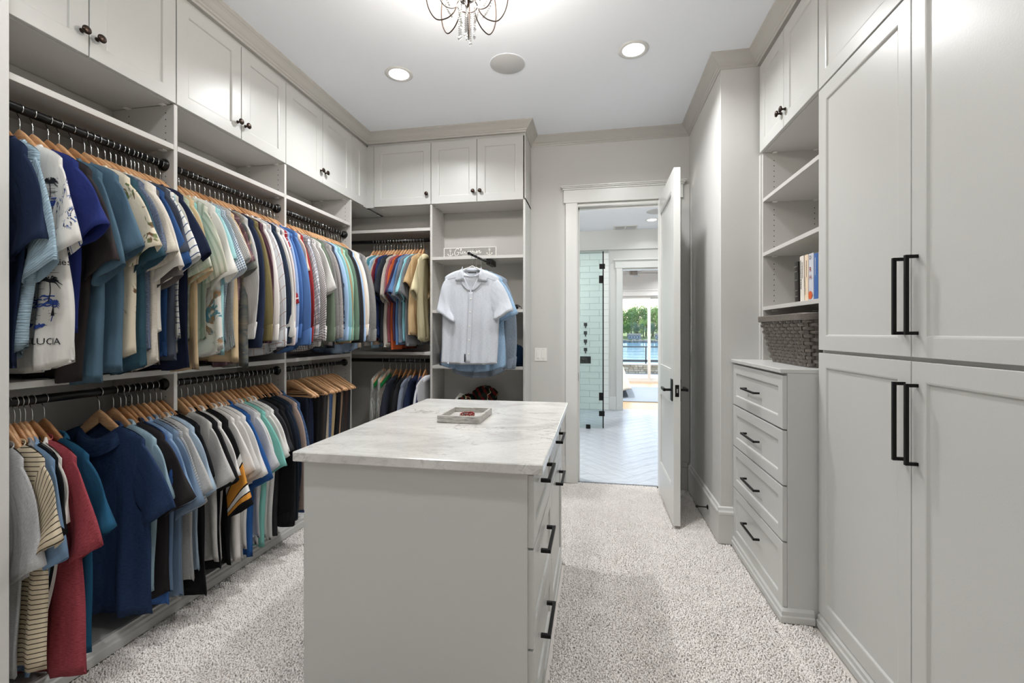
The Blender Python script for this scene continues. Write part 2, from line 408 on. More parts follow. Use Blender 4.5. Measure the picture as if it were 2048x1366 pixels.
obj('strike_plate', MB().box(DR0-0.001, DR0+0.0015, YBW+0.012, YBW+0.038, 0.89, 0.965, 0.0005), M['black'], t)

# open door leaf, swung 90 degrees into the closet
t = thing('door_1', 'white two-panel door standing open into the closet', 'door', (0.537, YBW-0.03, 0.014), kind='structure')
x0, x1, y0, y1, zt = 0.515, 0.559, 3.215, YBW-0.022, 2.432
lf = MB().box(x0, x1, y0, y0+0.115, 0.014, zt, 0.0015).box(x0, x1, y1-0.115, y1, 0.014, zt, 0.0015)
for za, zb in ((0.014, 0.25), (0.83, 1.05), (zt-0.13, zt)): lf.box(x0, x1, y0+0.115, y1-0.115, za, zb, 0.0012)
leaf = obj('door_leaf', lf, M['white'], t)
for za, zb in ((0.25, 0.83), (1.05, zt-0.13)):
    obj('panel', MB().box(x0+0.012, x1-0.012, y0+0.113, y1-0.113, za-0.002, zb+0.002, 0), M['white'], t)
    b = MB()
    for xs, xe in ((x0+0.001, x0+0.012), (x1-0.012, x1-0.001)):
        b.box(xs, xe, y0+0.115, y0+0.128, za, zb, 0.004).box(xs, xe, y1-0.128, y1-0.115, za, zb, 0.004)
        b.box(xs, xe, y0+0.128, y1-0.128, za, za+0.013, 0.004).box(xs, xe, y0+0.128, y1-0.128, zb-0.013, zb, 0.004)
    obj('panel_moulding', b, M['white'], t)
for s in (-1, 1):
    xf = x0 if s < 0 else x1
    h = obj('lever_handle', MB().tube([(xf+s*0.006, y0+0.06, 0.925), (xf+s*0.052, y0+0.06, 0.925)], 0.009, 10).box(xf+s*0.044, xf+s*0.060, y0+0.05, y0+0.175, 0.915, 0.935, 0.002), M['black'], t)
    obj('rose_plate', MB().box(xf, xf+s*0.008, y0+0.03, y0+0.09, 0.85, 1.0, 0.0015), M['black'], h)
obj('latch_plate', MB().box(0.524, 0.550, y0-0.0015, y0+0.001, 0.885, 0.965, 0.0005).box(0.530, 0.544, y0-0.004, y0, 0.905, 0.945, 0.001), M['black'], t)
obj('latch_bolt', MB().box(0.532, 0.542, y0-0.008, y0-0.002, 0.912, 0.938, 0.001), M['chrome'], t)
for z in (0.25, 1.2, 2.2):
    obj('hinge', MB().box(x1-0.002, x1+0.006, y1-0.004, y1+0.012, z-0.045, z+0.045, 0.001), M['black'], t)

# light switch, door stop
t = thing('light_switch', 'white double rocker light switch beside the back closet', 'switch', (-0.483, YBW, 1.122))
obj('cover_plate', MB().box(-0.538, -0.428, YBW-0.006, YBW-0.0005, 1.064, 1.18, 0.003), M['switch'], t)
for cx in (-0.505, -0.461):
    obj('rocker', MB().box(cx-0.015, cx+0.015, YBW-0.010, YBW-0.005, 1.089, 1.155, 0.0025), M['switch'], t)
for sx_, sz_ in ((-0.505, 1.168), (-0.461, 1.168), (-0.505, 1.076), (-0.461, 1.076)): obj('screw', MB().lathe([(0.003, 0), (0.003, 0.001)], (sx_, YBW-0.006, sz_), (0, -1, 0), 8), M['speaker'], t)
t = thing('door_stop', 'black metal door stop on the baseboard behind the door', 'door stop', (0.754, 3.31, 0.12))
obj('base', MB().lathe([(0.016, 0), (0.016, 0.003), (0.009, 0.008)], (0.7535, 3.31, 0.122), (-1, 0, 0), 14), M['black'], t, True)
obj('rod', MB().tube([(0.75, 3.31, 0.122), (0.69, 3.318, 0.12)], 0.004, 8), M['black'], t, True)
obj('tip', MB().lathe([(0.007, 0), (0.009, 0.004), (0.009, 0.012), (0.005, 0.016)], (0.692, 3.318, 0.12), (-1, 0.1, 0), 12), M['black'], t, True)

# recessed lights, speaker
def downlight(x, y, z, label, power, r=0.092):
    t = thing('recessed_light', label, 'light', (x, y, z), 'recessed ceiling lights')
    obj('trim_ring', MB().lathe([(r, 0.0), (r, 0.003), (r*0.80, 0.007), (r*0.72, 0.003)], (x, y, z), (0, 0, -1), 36), M['white'], t, True)
    obj('lens', MB().lathe([(r*0.74, 0.0), (r*0.70, 0.004), (0.001, 0.0055)], (x, y, z), (0, 0, -1), 32), M['lens'], t, True)
    ld = bpy.data.lights.new('downlight', 'AREA'); ld.shape = 'DISK'; ld.size = r*1.5; ld.energy = power; ld.color = SPOT_COL; ld.spread = math.radians(147)
    lo = bpy.data.objects.new('downlight', ld); COL.objects.link(lo); lo.parent = t; lo.location = (0, 0, -0.012)
downlight(-1.296, 2.856, H, 'glowing recessed ceiling light near the left cabinets', SPOT_W)
downlight(0.225, 2.869, H, 'glowing recessed ceiling light right of the round speaker', SPOT_W)
downlight(-1.296, 0.75, H, 'recessed ceiling light out of view, left of the viewer', SPOT_W*0.50)
downlight(0.225, 0.75, H, 'recessed ceiling light out of view, right of the viewer', SPOT_W*0.32)
downlight(-0.54, -0.9, H, 'added ceiling light out of view, behind the viewer', SPOT_W*0.42)  # extra unseen downlight added as fill from the rear
t = thing('ceiling_speaker', 'round grey speaker grille flush in the closet ceiling', 'speaker', (-0.56, 2.876, H))
obj('grille', MB().lathe([(0.112, 0), (0.112, 0.003), (0.108, 0.005), (0.001, 0.0055)], (-0.56, 2.876, H), (0, 0, -1), 40), M['speaker'], t, True)
obj('rim', MB().lathe([(0.117, 0), (0.117, 0.003), (0.112, 0.004), (0.112, 0)], (-0.56, 2.876, H), (0, 0, -1), 40), M['ceil'], t, True)
# ------------------------------------------------------------------ cabinetry
FL = Frame((XL, 0, 0), (0, 1, 0), (1, 0, 0))          # left wall: u = Y
FB = Frame((0, YB, 0), (1, 0, 0), (0, -1, 0))         # back wall: u = X
FR = Frame((XR, 0, 0), (0, 1, 0), (-1, 0, 0))         # right wall: u = Y

def shaker(fr, u0, u1, v0, v1, th=0.019, st=0.062, rec=0.008, g=0.0022):
    """door/drawer front with a recessed field; returns frame and field meshes"""
    u0 += g; u1 -= g; v0 += g; v1 -= g
    def ring(du, n): return [fr.p(u0+du, v0+du, n), fr.p(u1-du, v0+du, n), fr.p(u1-du, v1-du, n), fr.p(u0+du, v1-du, n)]
    rows = [ring(0, -th), ring(0, -0.0015), ring(0.0015, 0), ring(st, 0), ring(st+0.005, -0.0012), ring(st+0.009, -rec)]
    b = MB().grid(rows, True, True, False)
    f = MB().add(ring(st+0.009, -rec), [[0, 1, 2, 3]])
    return b, f
def knob(fr, u, v, parent, name='knob'):
    o = fr.p(u, v, 0)
    b = MB().lathe([(0.0085, 0), (0.0085, 0.002), (0.0055, 0.006), (0.005, 0.015), (0.009, 0.019), (0.0155, 0.022), (0.0168, 0.025), (0.0155, 0.029), (0.010, 0.0315), (0.001, 0.0325)], o, fr.n, 18)
    return obj(name, b, M['bronze'], parent, True)
def pull(fr, u0, u1, v0, v1, parent, t=0.0105, out=0.036):
    """square bar pull between two legs"""
    b = MB(); vert = abs(v1-v0) > abs(u1-u0); h = t/2
    if vert:
        b.boxf(fr, u0-h, u0+h, v0, v1, out-t, out, 0.0008).boxf(fr, u0-h, u0+h, v0, v0+t, 0, out-t, 0.0006).boxf(fr, u0-h, u0+h, v1-t, v1, 0, out-t, 0.0006)
    else:
        b.boxf(fr, u0, u1, v0-h, v0+h, out-t, out, 0.0008).boxf(fr, u0, u0+t, v0-h, v0+h, 0, out-t, 0.0006).boxf(fr, u1-t, u1, v0-h, v0+h, 0, out-t, 0.0006)
    return obj('handle', b, M['black'], parent)
def door(fr, u0, u1, v0, v1, parent, name='door', knob_at=None, pull_at=None, st=0.062):
    a, f = shaker(fr, u0, u1, v0, v1, st=st)
    d = obj(name, a, M['cab'], parent); obj('recessed_panel', f, M['cab'], d)
    if knob_at: knob(fr, knob_at[0], knob_at[1], d)
    if pull_at: pull(fr, *pull_at, d)
    return d

def upper_cab(fr, u0, u1, depth, label, doors, ztop=2.945, grp='wall cabinets above the hanging sections'):
    o = fr.p(u0, ZU, 0); t = thing('wall_cabinet', label, 'cabinet', tuple(o), grp)
    b = MB()
    b.boxf(fr, u0, u1, ZU, ZU+0.019, -depth, -0.0195).boxf(fr, u0, u0+0.012, ZU, H-0.001, -depth, -0.0195).boxf(fr, u1-0.012, u1, ZU, H-0.001, -depth, -0.0195)
    b.boxf(fr, u0, u1, ZU+0.019, H-0.001, -depth, -depth+0.006)
    obj('carcass', b, M['cab_in'], t)
    obj('frieze', MB().boxf(fr, u0, u1, ztop+0.003, H-0.001, -0.034, -0.0185, 0.0006), M['cab'], t)
    for (a, c, k) in doors:
        door(fr, a, c, ZU+0.002, ztop, t, knob_at=None if k is None else (k, 2.502))
    return t
dep = XL-XLB
S1, S2, S3 = 1.4735, 2.262, 3.045
upper_cab(FL, D0, D1, dep, 'nearest greige wall cabinet with two doors and dark knobs', [(D0+0.01, S1, S1-0.028), (S1, D1, S1+0.028)])
upper_cab(FL, D1, D2, dep, 'middle left greige wall cabinet catching the lamp glare', [(D1, S2, S2-0.028), (S2, D2, S2+0.028)])
upper_cab(FL, D2, D3, dep, 'third greige wall cabinet on the left, before the corner', [(D2, S3, S3-0.028), (S3, D3, S3+0.028)])
t = upper_cab(FL, D3, YBW-0.003, dep, 'narrow corner wall cabinet panel on the left wall', [(D3, YB-0.052, None)])
obj('corner_filler', MB().box(XL-0.020, XL-0.007, YB-0.049, YB+0.021, ZU, 2.950), M['cab'], t)
BX0, BX1, BX2, BX3 = -1.915, -1.388, -0.983, -0.588
t = upper_cab(FB, XL+0.0003, BX1, YBW-YB, 'single-door back wall cabinet next to the corner', [(BX0, BX1, BX1-0.034)])
obj('corner_filler', MB().boxf(FB, XL-0.018, BX0-0.004, ZU, 2.950, -0.021, -0.009), M['cab'], t)
upper_cab(FB, BX1, BX3+0.016, YBW-YB, 'two-door back wall cabinet above the small wooden sign', [(BX1, BX2, BX2-0.03), (BX2, BX3, BX2+0.03)])
upper_cab(FR, 2.272, YR-0.03, 0.37, 'two-door wall cabinet above the right bookshelf', [(2.272, 2.655, 2.655-0.026), (2.655, YR-0.035, 2.655+0.026)], grp=None)

# pins and shelf-pin holes
def pins(fr, us, parent, z, n0, n1, w=0.007):
    for u in us:
        for nn in (n0, n1): obj('shelf_support', MB().boxf(fr, u-0.011, u+0.011, z-0.004, z, nn-0.006, nn+0.006, 0.002), M['clip'], parent)
def holes(P, axis, zs, parent):
    b = MB(); ax = np.array(axis, float)
    for p in P:
        for z in zs:
            c = np.array((p[0], p[1], z)); u = np.array((-ax[1], ax[0], 0)); r = 0.0032
            b.add([c+ax*0.0006+u*r*math.cos(q)+np.array((0, 0, 1))*r*math.sin(q) for q in np.linspace(0, 2*PI, 6, endpoint=False)], [[0, 1, 2, 3, 4, 5]])
    o = obj('pin_holes', b, M['dark'], parent); o['kind'] = 'stuff'
ZSU, ZSM, ZSB = 2.218, 1.147, 0.072    # top faces: upper shelf, middle shelf, floor shelf
RZU, RZL, RX = 2.123, 1.072, -2.037    # rods
def rodpart(p0, p1, parent):
    r = obj('clothes_rod', MB().tube([p0, p1], 0.0165, 20), M['rod'], parent, True)
    d = np.array(p1, float)-np.array(p0, float); d /= np.linalg.norm(d)
    for p, s in ((p0, 1), (p1, -1)):
        obj('rod_flange', MB().lathe([(0.029, 0), (0.029, 0.006), (0.024, 0.012), (0.021, 0.02), (0.0175, 0.02)], p, d*s, 22), M['rod'], r, True)
    return r
def left_unit(ya, yb, label, near_panel):
    t = thing('closet_unit', label, 'closet unit', (XL, ya, 0), 'hanging sections of the left wall')
    x0, x1 = XLB, XL-0.004
    if near_panel: obj('side_panel', MB().box(x0, x1, ya-0.0095, ya+0.0095, 0, ZU-0.0002), M['cab_in'], t)
    obj('side_panel', MB().box(x0, x1, yb-0.0095, yb+0.0095, 0, ZU-0.0002), M['cab_in'], t)
    obj('back_panel', MB().box(x0-0.008, x0, ya+0.0095, yb-0.0095, 0, ZU-0.001, 0), M['cab_in'], t)
    a, b = ya+0.010, yb-0.010
    for z, th in ((ZSU, 0.025), (ZSM, 0.025), (ZSB, 0.02)):
        obj('shelf', MB().box(x0, x1, a, b, z-th, z), M['cab_in'], t)
    obj('toe_board', MB().box(XL-0.022, XL-0.006, a, b, 0, ZSB-0.021), M['cab_in'], t)
    for z in (ZSU-0.025, ZU-0.0002):
        for x in (XL-0.055, XL-0.26): obj('shelf_support', MB().box(x-0.014, x+0.014, b-0.022, b, z-0.006, z, 0.002), M['clip'], t)
    holes([(XL-0.05, b), (XL-0.262, b)], (0, -1, 0), [1.62+0.032*i for i in range(17)]+[2.245+0.032*i for i in range(5)]+[0.5+0.032*i for i in range(18)], t)
    rodpart((RX, a, RZU), (RX, b, RZU), t); rodpart((RX, a, RZL), (RX, b, RZL), t)
    return t
left_unit(D0, D1, 'nearest double-hang closet section on the left wall', True)
left_unit(D1, D2, 'middle double-hang closet section on the left wall', False)
left_unit(D2, D3, 'third double-hang closet section with trousers hung below', False)

# corner section on the back wall
XB1, XB2 = -1.388, -0.581
t = thing('closet_unit', 'corner double-hang closet section on the back wall', 'closet unit', (XLB, YB, 0), None)
yf, yb = YB+0.006, YBW-0.008
obj('side_panel', MB().box(XB1-0.0095, XB1+0.0095, yf, yb, 0, ZU-0.0002), M['cab_in'], t)
obj('back_panel', MB().box(XLB, XB1-0.0095, yb, YBW-0.0005, 0, ZU-0.001, 0), M['cab_in'], t)
for z, th in ((ZSU, 0.026), (1.149, 0.026), (ZSB, 0.02)):
    obj('shelf', MB().box(XLB, XB1-0.010, yf, yb, z-th, z), M['cab_in'], t)
rodpart((XLB+0.002, 3.766, RZU), (XB1-0.010, 3.766, RZU), t); rodpart((XLB+0.002, 3.766, RZL), (XB1-0.010, 3.766, RZL), t)
pins(FB, (-2.0, -1.86), t, ZU-0.001, -0.06, -0.25)
# open shelving on the back wall
t = thing('shelf_unit', 'open back shelving holding the wooden sign and hats', 'shelf unit', (XB1, YB, 0), None)
obj('side_panel', MB().box(XB2-0.0095, XB2+0.0095, yf-0.006, YBW, 0, ZU-0.0002), M['cab'], t)
obj('back_panel', MB().box(XB1+0.0095, XB2-0.0095, yb, YBW-0.0005, 0, ZU-0.001, 0), M['cab_in'], t)
for z in (1.962, 1.510, 1.035, 0.70, 0.37, ZSB):
    obj('shelf', MB().box(XB1+0.010, XB2-0.010, yf, yb, z-0.025, z), M['cab_in'], t)
for z in (ZU-0.001, 1.937, 1.485, 1.01):
    for y in (YB+0.07, YB+0.25):
        obj('shelf_support', MB().box(XB1+0.010, XB1+0.032, y-0.013, y+0.013, z-0.006, z, 0.002), M['clip'], t)
        obj('shelf_support', MB().box(XB2-0.032, XB2-0.010, y-0.013, y+0.013, z-0.006, z, 0.002), M['clip'], t)
holes([(XB1+0.0095, YB+0.06), (XB1+0.0095, YB+0.25)], (1, 0, 0), [0.75+0.032*i for i in range(8)]+[1.55+0.032*i for i in range(12)]+[2.0+0.032*i for i in range(11)], t)

# ------------------------------------------------------------------ right side: chest, bookshelf, wardrobe
XC = 0.842
FC = Frame((XC, 0, 0), (0, 1, 0), (-1, 0, 0))
CY0, CY1 = 2.276, YR-0.004
t = thing('drawer_chest', 'greige four-drawer chest below the bookshelf', 'chest', (XC, CY0, 0))
obj('carcass', MB().box(XC+0.020, 1.36, CY0, CY1, 0.0, 1.133), M['cab'], t)
obj('top', MB().box(XC-0.012, 1.36, CY0-0.002, CY1, 1.133, 1.153, 0.0025), M['cab'], t)
zs = [1.128, 0.874, 0.617, 0.360, 0.046]
for i in range(4):
    a, f = shaker(FC, CY0+0.002, CY1, zs[i+1], zs[i]-0.004, st=0.05)
    d = obj('drawer', a, M['cab'], t); obj('recessed_panel', f, M['cab'], d)
    zc = (zs[i]+zs[i+1])/2+(0.0 if i < 3 else 0.03)
    pull(FC, 2.575, 2.79, zc, zc, d, t=0.010, out=0.034)
PL2 = [(0, 0), (0.018, 0), (0.018, 0.026), (0.012, 0.031), (0.012, 0.048), (0.004, 0.056), (0, 0.06)]
def skirt(name, path, prof, parent, mat):
    Pn = [np.array(p, float) for p in path]; rows = []
    for i, p in enumerate(Pn):
        ns = []
        if i > 0: d = Pn[i]-Pn[i-1]; d /= np.linalg.norm(d); ns.append(np.array((-d[1], d[0])))
        if i < len(Pn)-1: d = Pn[i+1]-Pn[i]; d /= np.linalg.norm(d); ns.append(np.array((-d[1], d[0])))
        n = ns[0] if len(ns) == 1 else (ns[0]+ns[1])/(1+np.dot(ns[0], ns[1]))
        rows.append([(p[0]+n[0]*o, p[1]+n[1]*o, z) for o, z in prof])
    return obj(name, MB().grid(rows, True, True, True, flip=True), mat, parent)
skirt('plinth', [(XC+0.004, CY1), (XC+0.004, CY0), (0.97, CY0)][::-1], [(o, z) for o, z in PL2], t, M['cab'])

t = thing('bookshelf', 'open greige shelves above the drawer chest', 'shelf unit', (1.0, CY0, 1.153))
obj('side_panel', MB().box(1.0, 1.36, YR-0.047, YR-0.028, 1.153, ZU-0.0002), M['cab_in'], t)
obj('filler_strip', MB().box(0.992, 1.006, YR-0.028, YR-0.002, 1.153, ZU-0.0002), M['cab'], t)
obj('back_panel', MB().box(1.352, 1.36, 2.272, YR-0.047, 1.153, ZU-0.001, 0), M['cab_in'], t)
for z in (2.134, 1.804, 1.475):
    obj('shelf', MB().box(1.0, 1.352, 2.272, YR-0.048, z-0.022, z), M['cab_in'], t)
holes([(1.062, YR-0.047), (1.285, YR-0.047)], (0, -1, 0), [1.20+0.032*i for i in range(7)]+[1.51+0.032*i for i in range(8)]+[1.84+0.032*i for i in range(8)]+[2.17+0.032*i for i in range(7)], t)
for z in (ZU-0.001, 2.112, 1.782, 1.453):
    for x in (1.062, 1.285): obj('shelf_support', MB().box(x-0.013, x+0.013, YR-0.07, YR-0.048, z-0.006, z, 0.002), M['clip'], t)

WY0, WYS, WY1 = 0.86, 1.653, 2.266
t = thing('wardrobe', 'tall greige wardrobe with long black bar pulls', 'wardrobe', (XR, WY1, 0))
obj('carcass', MB().box(XR+0.020, 1.362, WY0, WY1+0.003, 0.0, H-0.0005), M['cab'], t)
for (a, c, du) in ((WYS, WY1, 0.030), (1.04, WYS, -0.030)):
    door(FR, a, c, 2.409, 2.945, t, st=0.060)
    door(FR, a, c, 1.240, 2.405, t, pull_at=(WYS+du, WYS+du, 1.313, 1.563), st=0.060)
    door(FR, a, c, 0.062, 1.231, t, pull_at=(WYS+du, WYS+du, 0.905, 1.16), st=0.060)
obj('frieze', MB().box(XR+0.0, XR+0.019, WY0, WY1, 2.948, H-0.001), M['cab'], t)
skirt('plinth', [(XR+0.008, WY0), (XR+0.008, WY1-0.001)], PL2, t, M['cab'])

# ------------------------------------------------------------------ island
IX0, IX1, IY0, IY1, IZ = -0.99, -0.212, 1.42, 2.61, 0.882
FI = Frame((IX1+0.019, 0, 0), (0, 1, 0), (1, 0, 0))
FIL = Frame((IX0-0.010, 0, 0), (0, 1, 0), (-1, 0, 0))
t = thing('island_cabinet', 'greige island cabinet of drawers in the room centre', 'island', (-0.6, 2.0, 0))
obj('carcass', MB().box(IX0, IX1, IY0+0.008, IY1, 0.0, IZ-0.001), M['cab'], t)
obj('end_panel', MB().box(IX0, IX1, IY0-0.006, IY0+0.008, 0.0, IZ-0.001, 0.0008), M['cab'], t)
ym = 2.016
rs = [0.874, 0.637, 0.318, 0.058]
for i in range(3):
    a, f = shaker(FI, IY0+0.002, ym, rs[i+1], rs[i]-0.004, st=0.055)
    d = obj('drawer', a, M['cab'], t); obj('recessed_panel', f, M['cab'], d)
    zc = (0.795, 0.545, 0.243)[i]
    pull(FI, 1.605, 1.815, zc, zc, d, t=0.0125, out=0.036)
a, f = shaker(FI, ym, IY1-0.002, rs[1], rs[0]-0.004, st=0.055)
d = obj('drawer', a, M['cab'], t); obj('recessed_panel', f, M['cab'], d); pull(FI, 2.215, 2.425, 0.785, 0.785, d, t=0.0125, out=0.036)
a, f = shaker(FI, ym, IY1-0.002, rs[3], rs[1]-0.004, st=0.055)
d = obj('hamper_door', a, M['cab'], t); obj('recessed_panel', f, M['cab'], d); pull(FI, 2.215, 2.425, 0.582, 0.582, d, t=0.0125, out=0.036)
ls = [0.874, 0.70, 0.468, 0.225, 0.058]
for (ya, yb2) in ((IY0+0.002, ym), (ym, IY1-0.002)):
    for i in range(4):
        a, f = shaker(FIL, ya, yb2, ls[i+1], ls[i]-0.004, th=0.0095, st=0.055)
        d = obj('drawer', a, M['cab'], t); obj('recessed_panel', f, M['cab'], d)
        zc = (ls[i]+ls[i+1])/2
        pull(FIL, (ya+yb2)/2-0.1, (ya+yb2)/2+0.1, zc, zc, d, t=0.0125, out=0.036)
skirt('plinth', [(IX1+0.004, IY0+0.01), (IX1+0.004, IY1), (IX0, IY1)][::-1], PL2, t, M['cab'])
obj('marble_worktop', MB().box(-1.016, -0.160, 1.385, 2.645, IZ, 0.915, 0.003), M['marble'], None, org=(-0.588, 2.015, 0.9), label='white marble worktop with grey veining on the island', cat='worktop')

# tray with coiled bead bracelet on the worktop
t = thing('tray', 'square whitewashed wooden tray on the marble worktop', 'tray', (-0.60, 2.08, 0.915))
L = 0.245; w = 0.196
FT = Frame((-0.702, 1.948, 0.9155), (1, 0.008, 0), (0, 1, 0))
obj('tray_bottom', MB().boxf(FT, 0.006, w-0.006, 0, 0.009, 0.006, L-0.006), M['graywood'], t)
for (u0, u1, n0, n1) in ((0, w, 0, 0.013), (0, w, L-0.013, L), (0, 0.013, 0.013, L-0.013), (w-0.013, w, 0.013, L-0.013)):
    obj('tray_side', MB().boxf(FT, u0, u1, 0, 0.032, n0, n1, 0.0015), M['graywood'], t)
def beadmat():
    t = NT('bead_mix'); r = t.n('ShaderNodeNewGeometry').outputs['Random Per Island']
    return t.pbr(t.ramp(r, [(0.0, lin((120, 20, 24))), (0.3, lin((176, 44, 40))), (0.5, lin((40, 22, 22))), (0.7, lin((214, 190, 180))), (0.85, lin((190, 60, 44))), (1.0, lin((90, 24, 30)))]), 0.3)
M['beads'] = beadmat()
b = MB(); rr = random.Random(3)
for turn in range(3):
    R0 = 0.030+0.004*rr.random(); zc = 0.926+0.0035+turn*0.006; n = 38
    for i in range(n):
        q = 2*PI*i/n+turn*0.07; b.sphere((-0.592+R0*math.cos(q), 2.055+R0*math.sin(q), zc+0.001*math.sin(5*q+turn)), 0.0036, 6, 4)
obj('bead_bracelet', b, M['beads'], None, True, org=(-0.592, 2.055, 0.925), label='coiled red and white bead bracelet lying in the tray', cat='bracelet')

# sign on the back shelf
def signmat():
    t = NT('sign_grey'); o = t.obj(); f = t.noise(t.mapping(o, (12, 60, 120)), 2, 5)
    return t.pbr(t.ramp(f, [(0.3, lin((128, 126, 122))), (0.7, lin((152, 150, 145)))]), 0.6)
M['sign'] = signmat()
M['ink_white'] = plainm('sign_white', (232, 230, 224), 0.6)
SY = YB+0.045; sx0, sx1, sz0 = -1.285, -0.825, 1.9625; sh = 0.078
t = thing('wooden_sign', 'small grey wooden sign with white script and anchors', 'sign', ((sx0+sx1)/2, SY, sz0))
obj('board', MB().box(sx0+0.004, sx1-0.004, SY-0.008, SY+0.008, sz0+0.003, sz0+sh-0.003), M['sign'], t)
b = MB()
for q in ((sx0, sx1, sz0, sz0+0.0055), (sx0, sx1, sz0+sh-0.0055, sz0+sh), (sx0, sx0+0.0055, sz0+0.0055, sz0+sh-0.0055), (sx1-0.0055, sx1, sz0+0.0055, sz0+sh-0.0055)):
    b.box(q[0], q[1], SY-0.010, SY+0.009, q[2], q[3], 0.0008)
obj('frame', b, M['ink_white'], t)
def stroke(mb, pts, w, y, thin=0.55):
    """flat brush stroke (catmull through pts) in the XZ plane, thicker on down-strokes"""
    P = catmull(pts, 6); T = np.gradient(P, axis=0); T /= np.linalg.norm(T, axis=1)[:, None]+1e-9
    N = np.stack([-T[:, 1], T[:, 0]], 1); ww = w*(thin+(1-thin)*np.abs(T[:, 1]))/2
    A = P+N*ww[:, None]; B = P-N*ww[:, None]
    R = [[(a[0], y, a[1]), (c[0], y, c[1]), (c[0], y-0.0012, c[1]), (a[0], y-0.0012, a[1])] for a, c in zip(A, B)]
    mb.grid(R, True, True, True)
GL = [[(1.45, 1.75), (1.2, 2.0), (0.75, 1.85), (0.4, 1.2), (0.35, 0.5), (0.7, 0.02), (1.2, 0.2), (1.45, 0.75), (1.35, 1.0), (0.95, 0.95), (1.3, 0.92), (1.75, 0.95)],
      [(1.75, 0.95), (2.05, 1.5), (2.1, 1.95), (1.95, 1.9), (1.9, 1.2), (1.95, 0.6), (2.15, 0.45), (2.4, 0.7)],
      [(2.75, 1.15), (2.5, 1.15), (2.4, 0.8), (2.6, 0.55), (2.85, 0.75), (2.8, 1.1), (2.65, 1.1), (3.0, 0.98)],
      [(3.1, 1.2), (3.05, 0.8), (3.2, 0.58), (3.42, 0.75), (3.52, 1.2), (3.48, 0.75), (3.62, 0.58), (3.78, 0.7)],
      [(4.22, 1.1), (4.0, 1.22), (3.8, 0.9), (3.95, 0.58), (4.25, 0.68)],
      [(4.25, 0.75), (4.6, 0.98), (4.62, 1.2), (4.42, 1.18), (4.35, 0.8), (4.52, 0.58), (4.85, 0.75)],
      [(4.85, 0.75), (5.08, 1.3), (5.15, 1.05), (5.3, 0.8), (5.2, 0.52), (4.95, 0.55)],
      [(5.3, 0.7), (5.62, 1.4), (5.75, 1.95), (5.62, 1.4), (5.58, 0.8), (5.75, 0.52), (5.95, 0.68)], [(5.4, 1.5), (6.0, 1.62)],
      [(5.95, 0.7), (6.28, 0.95), (6.3, 1.2), (6.1, 1.18), (6.03, 0.8), (6.2, 0.55), (6.5, 0.75)],
      [(6.5, 0.75), (6.72, 1.35), (6.78, 1.22), (6.95, 1.3), (6.9, 0.8), (7.0, 0.52), (7.2, 0.7), (7.3, 1.0)]]
b = MB(); yy = SY-0.0082; s = 0.0335
for st in GL: stroke(b, [(sx0+0.085+x*s*1.0, sz0+0.012+z*s*0.86) for x, z in st], 0.0052, yy)
for ax in (sx0+0.058, sx1-0.058):
    a = [(ax, sz0+0.056), (ax, sz0+0.012)]; stroke(b, a, 0.0035, yy, 1)
    stroke(b, [(ax-0.011, sz0+0.051), (ax+0.011, sz0+0.051)], 0.003, yy, 1)
    stroke(b, [(ax-0.022, sz0+0.027), (ax-0.016, sz0+0.016), (ax, sz0+0.011), (ax+0.016, sz0+0.016), (ax+0.022, sz0+0.027)], 0.0035, yy, 1)
    stroke(b, [(ax+0.0055*math.cos(q), sz0+0.062+0.0055*math.sin(q)) for q in np.linspace(0, 2*PI, 9)], 0.0022, yy, 1)
    for sg in (-1, 1): stroke(b, [(ax+sg*0.026, sz0+0.022), (ax+sg*0.022, sz0+0.029), (ax+sg*0.015, sz0+0.025)], 0.0026, yy, 1)
V, F = TEXT['mass']
b.add([((sx0+sx1)/2-0.008+x*1.25, yy-0.0006, sz0+0.0125+z) for x, z in V], F)
obj('lettering', b, M['ink_white'], t)
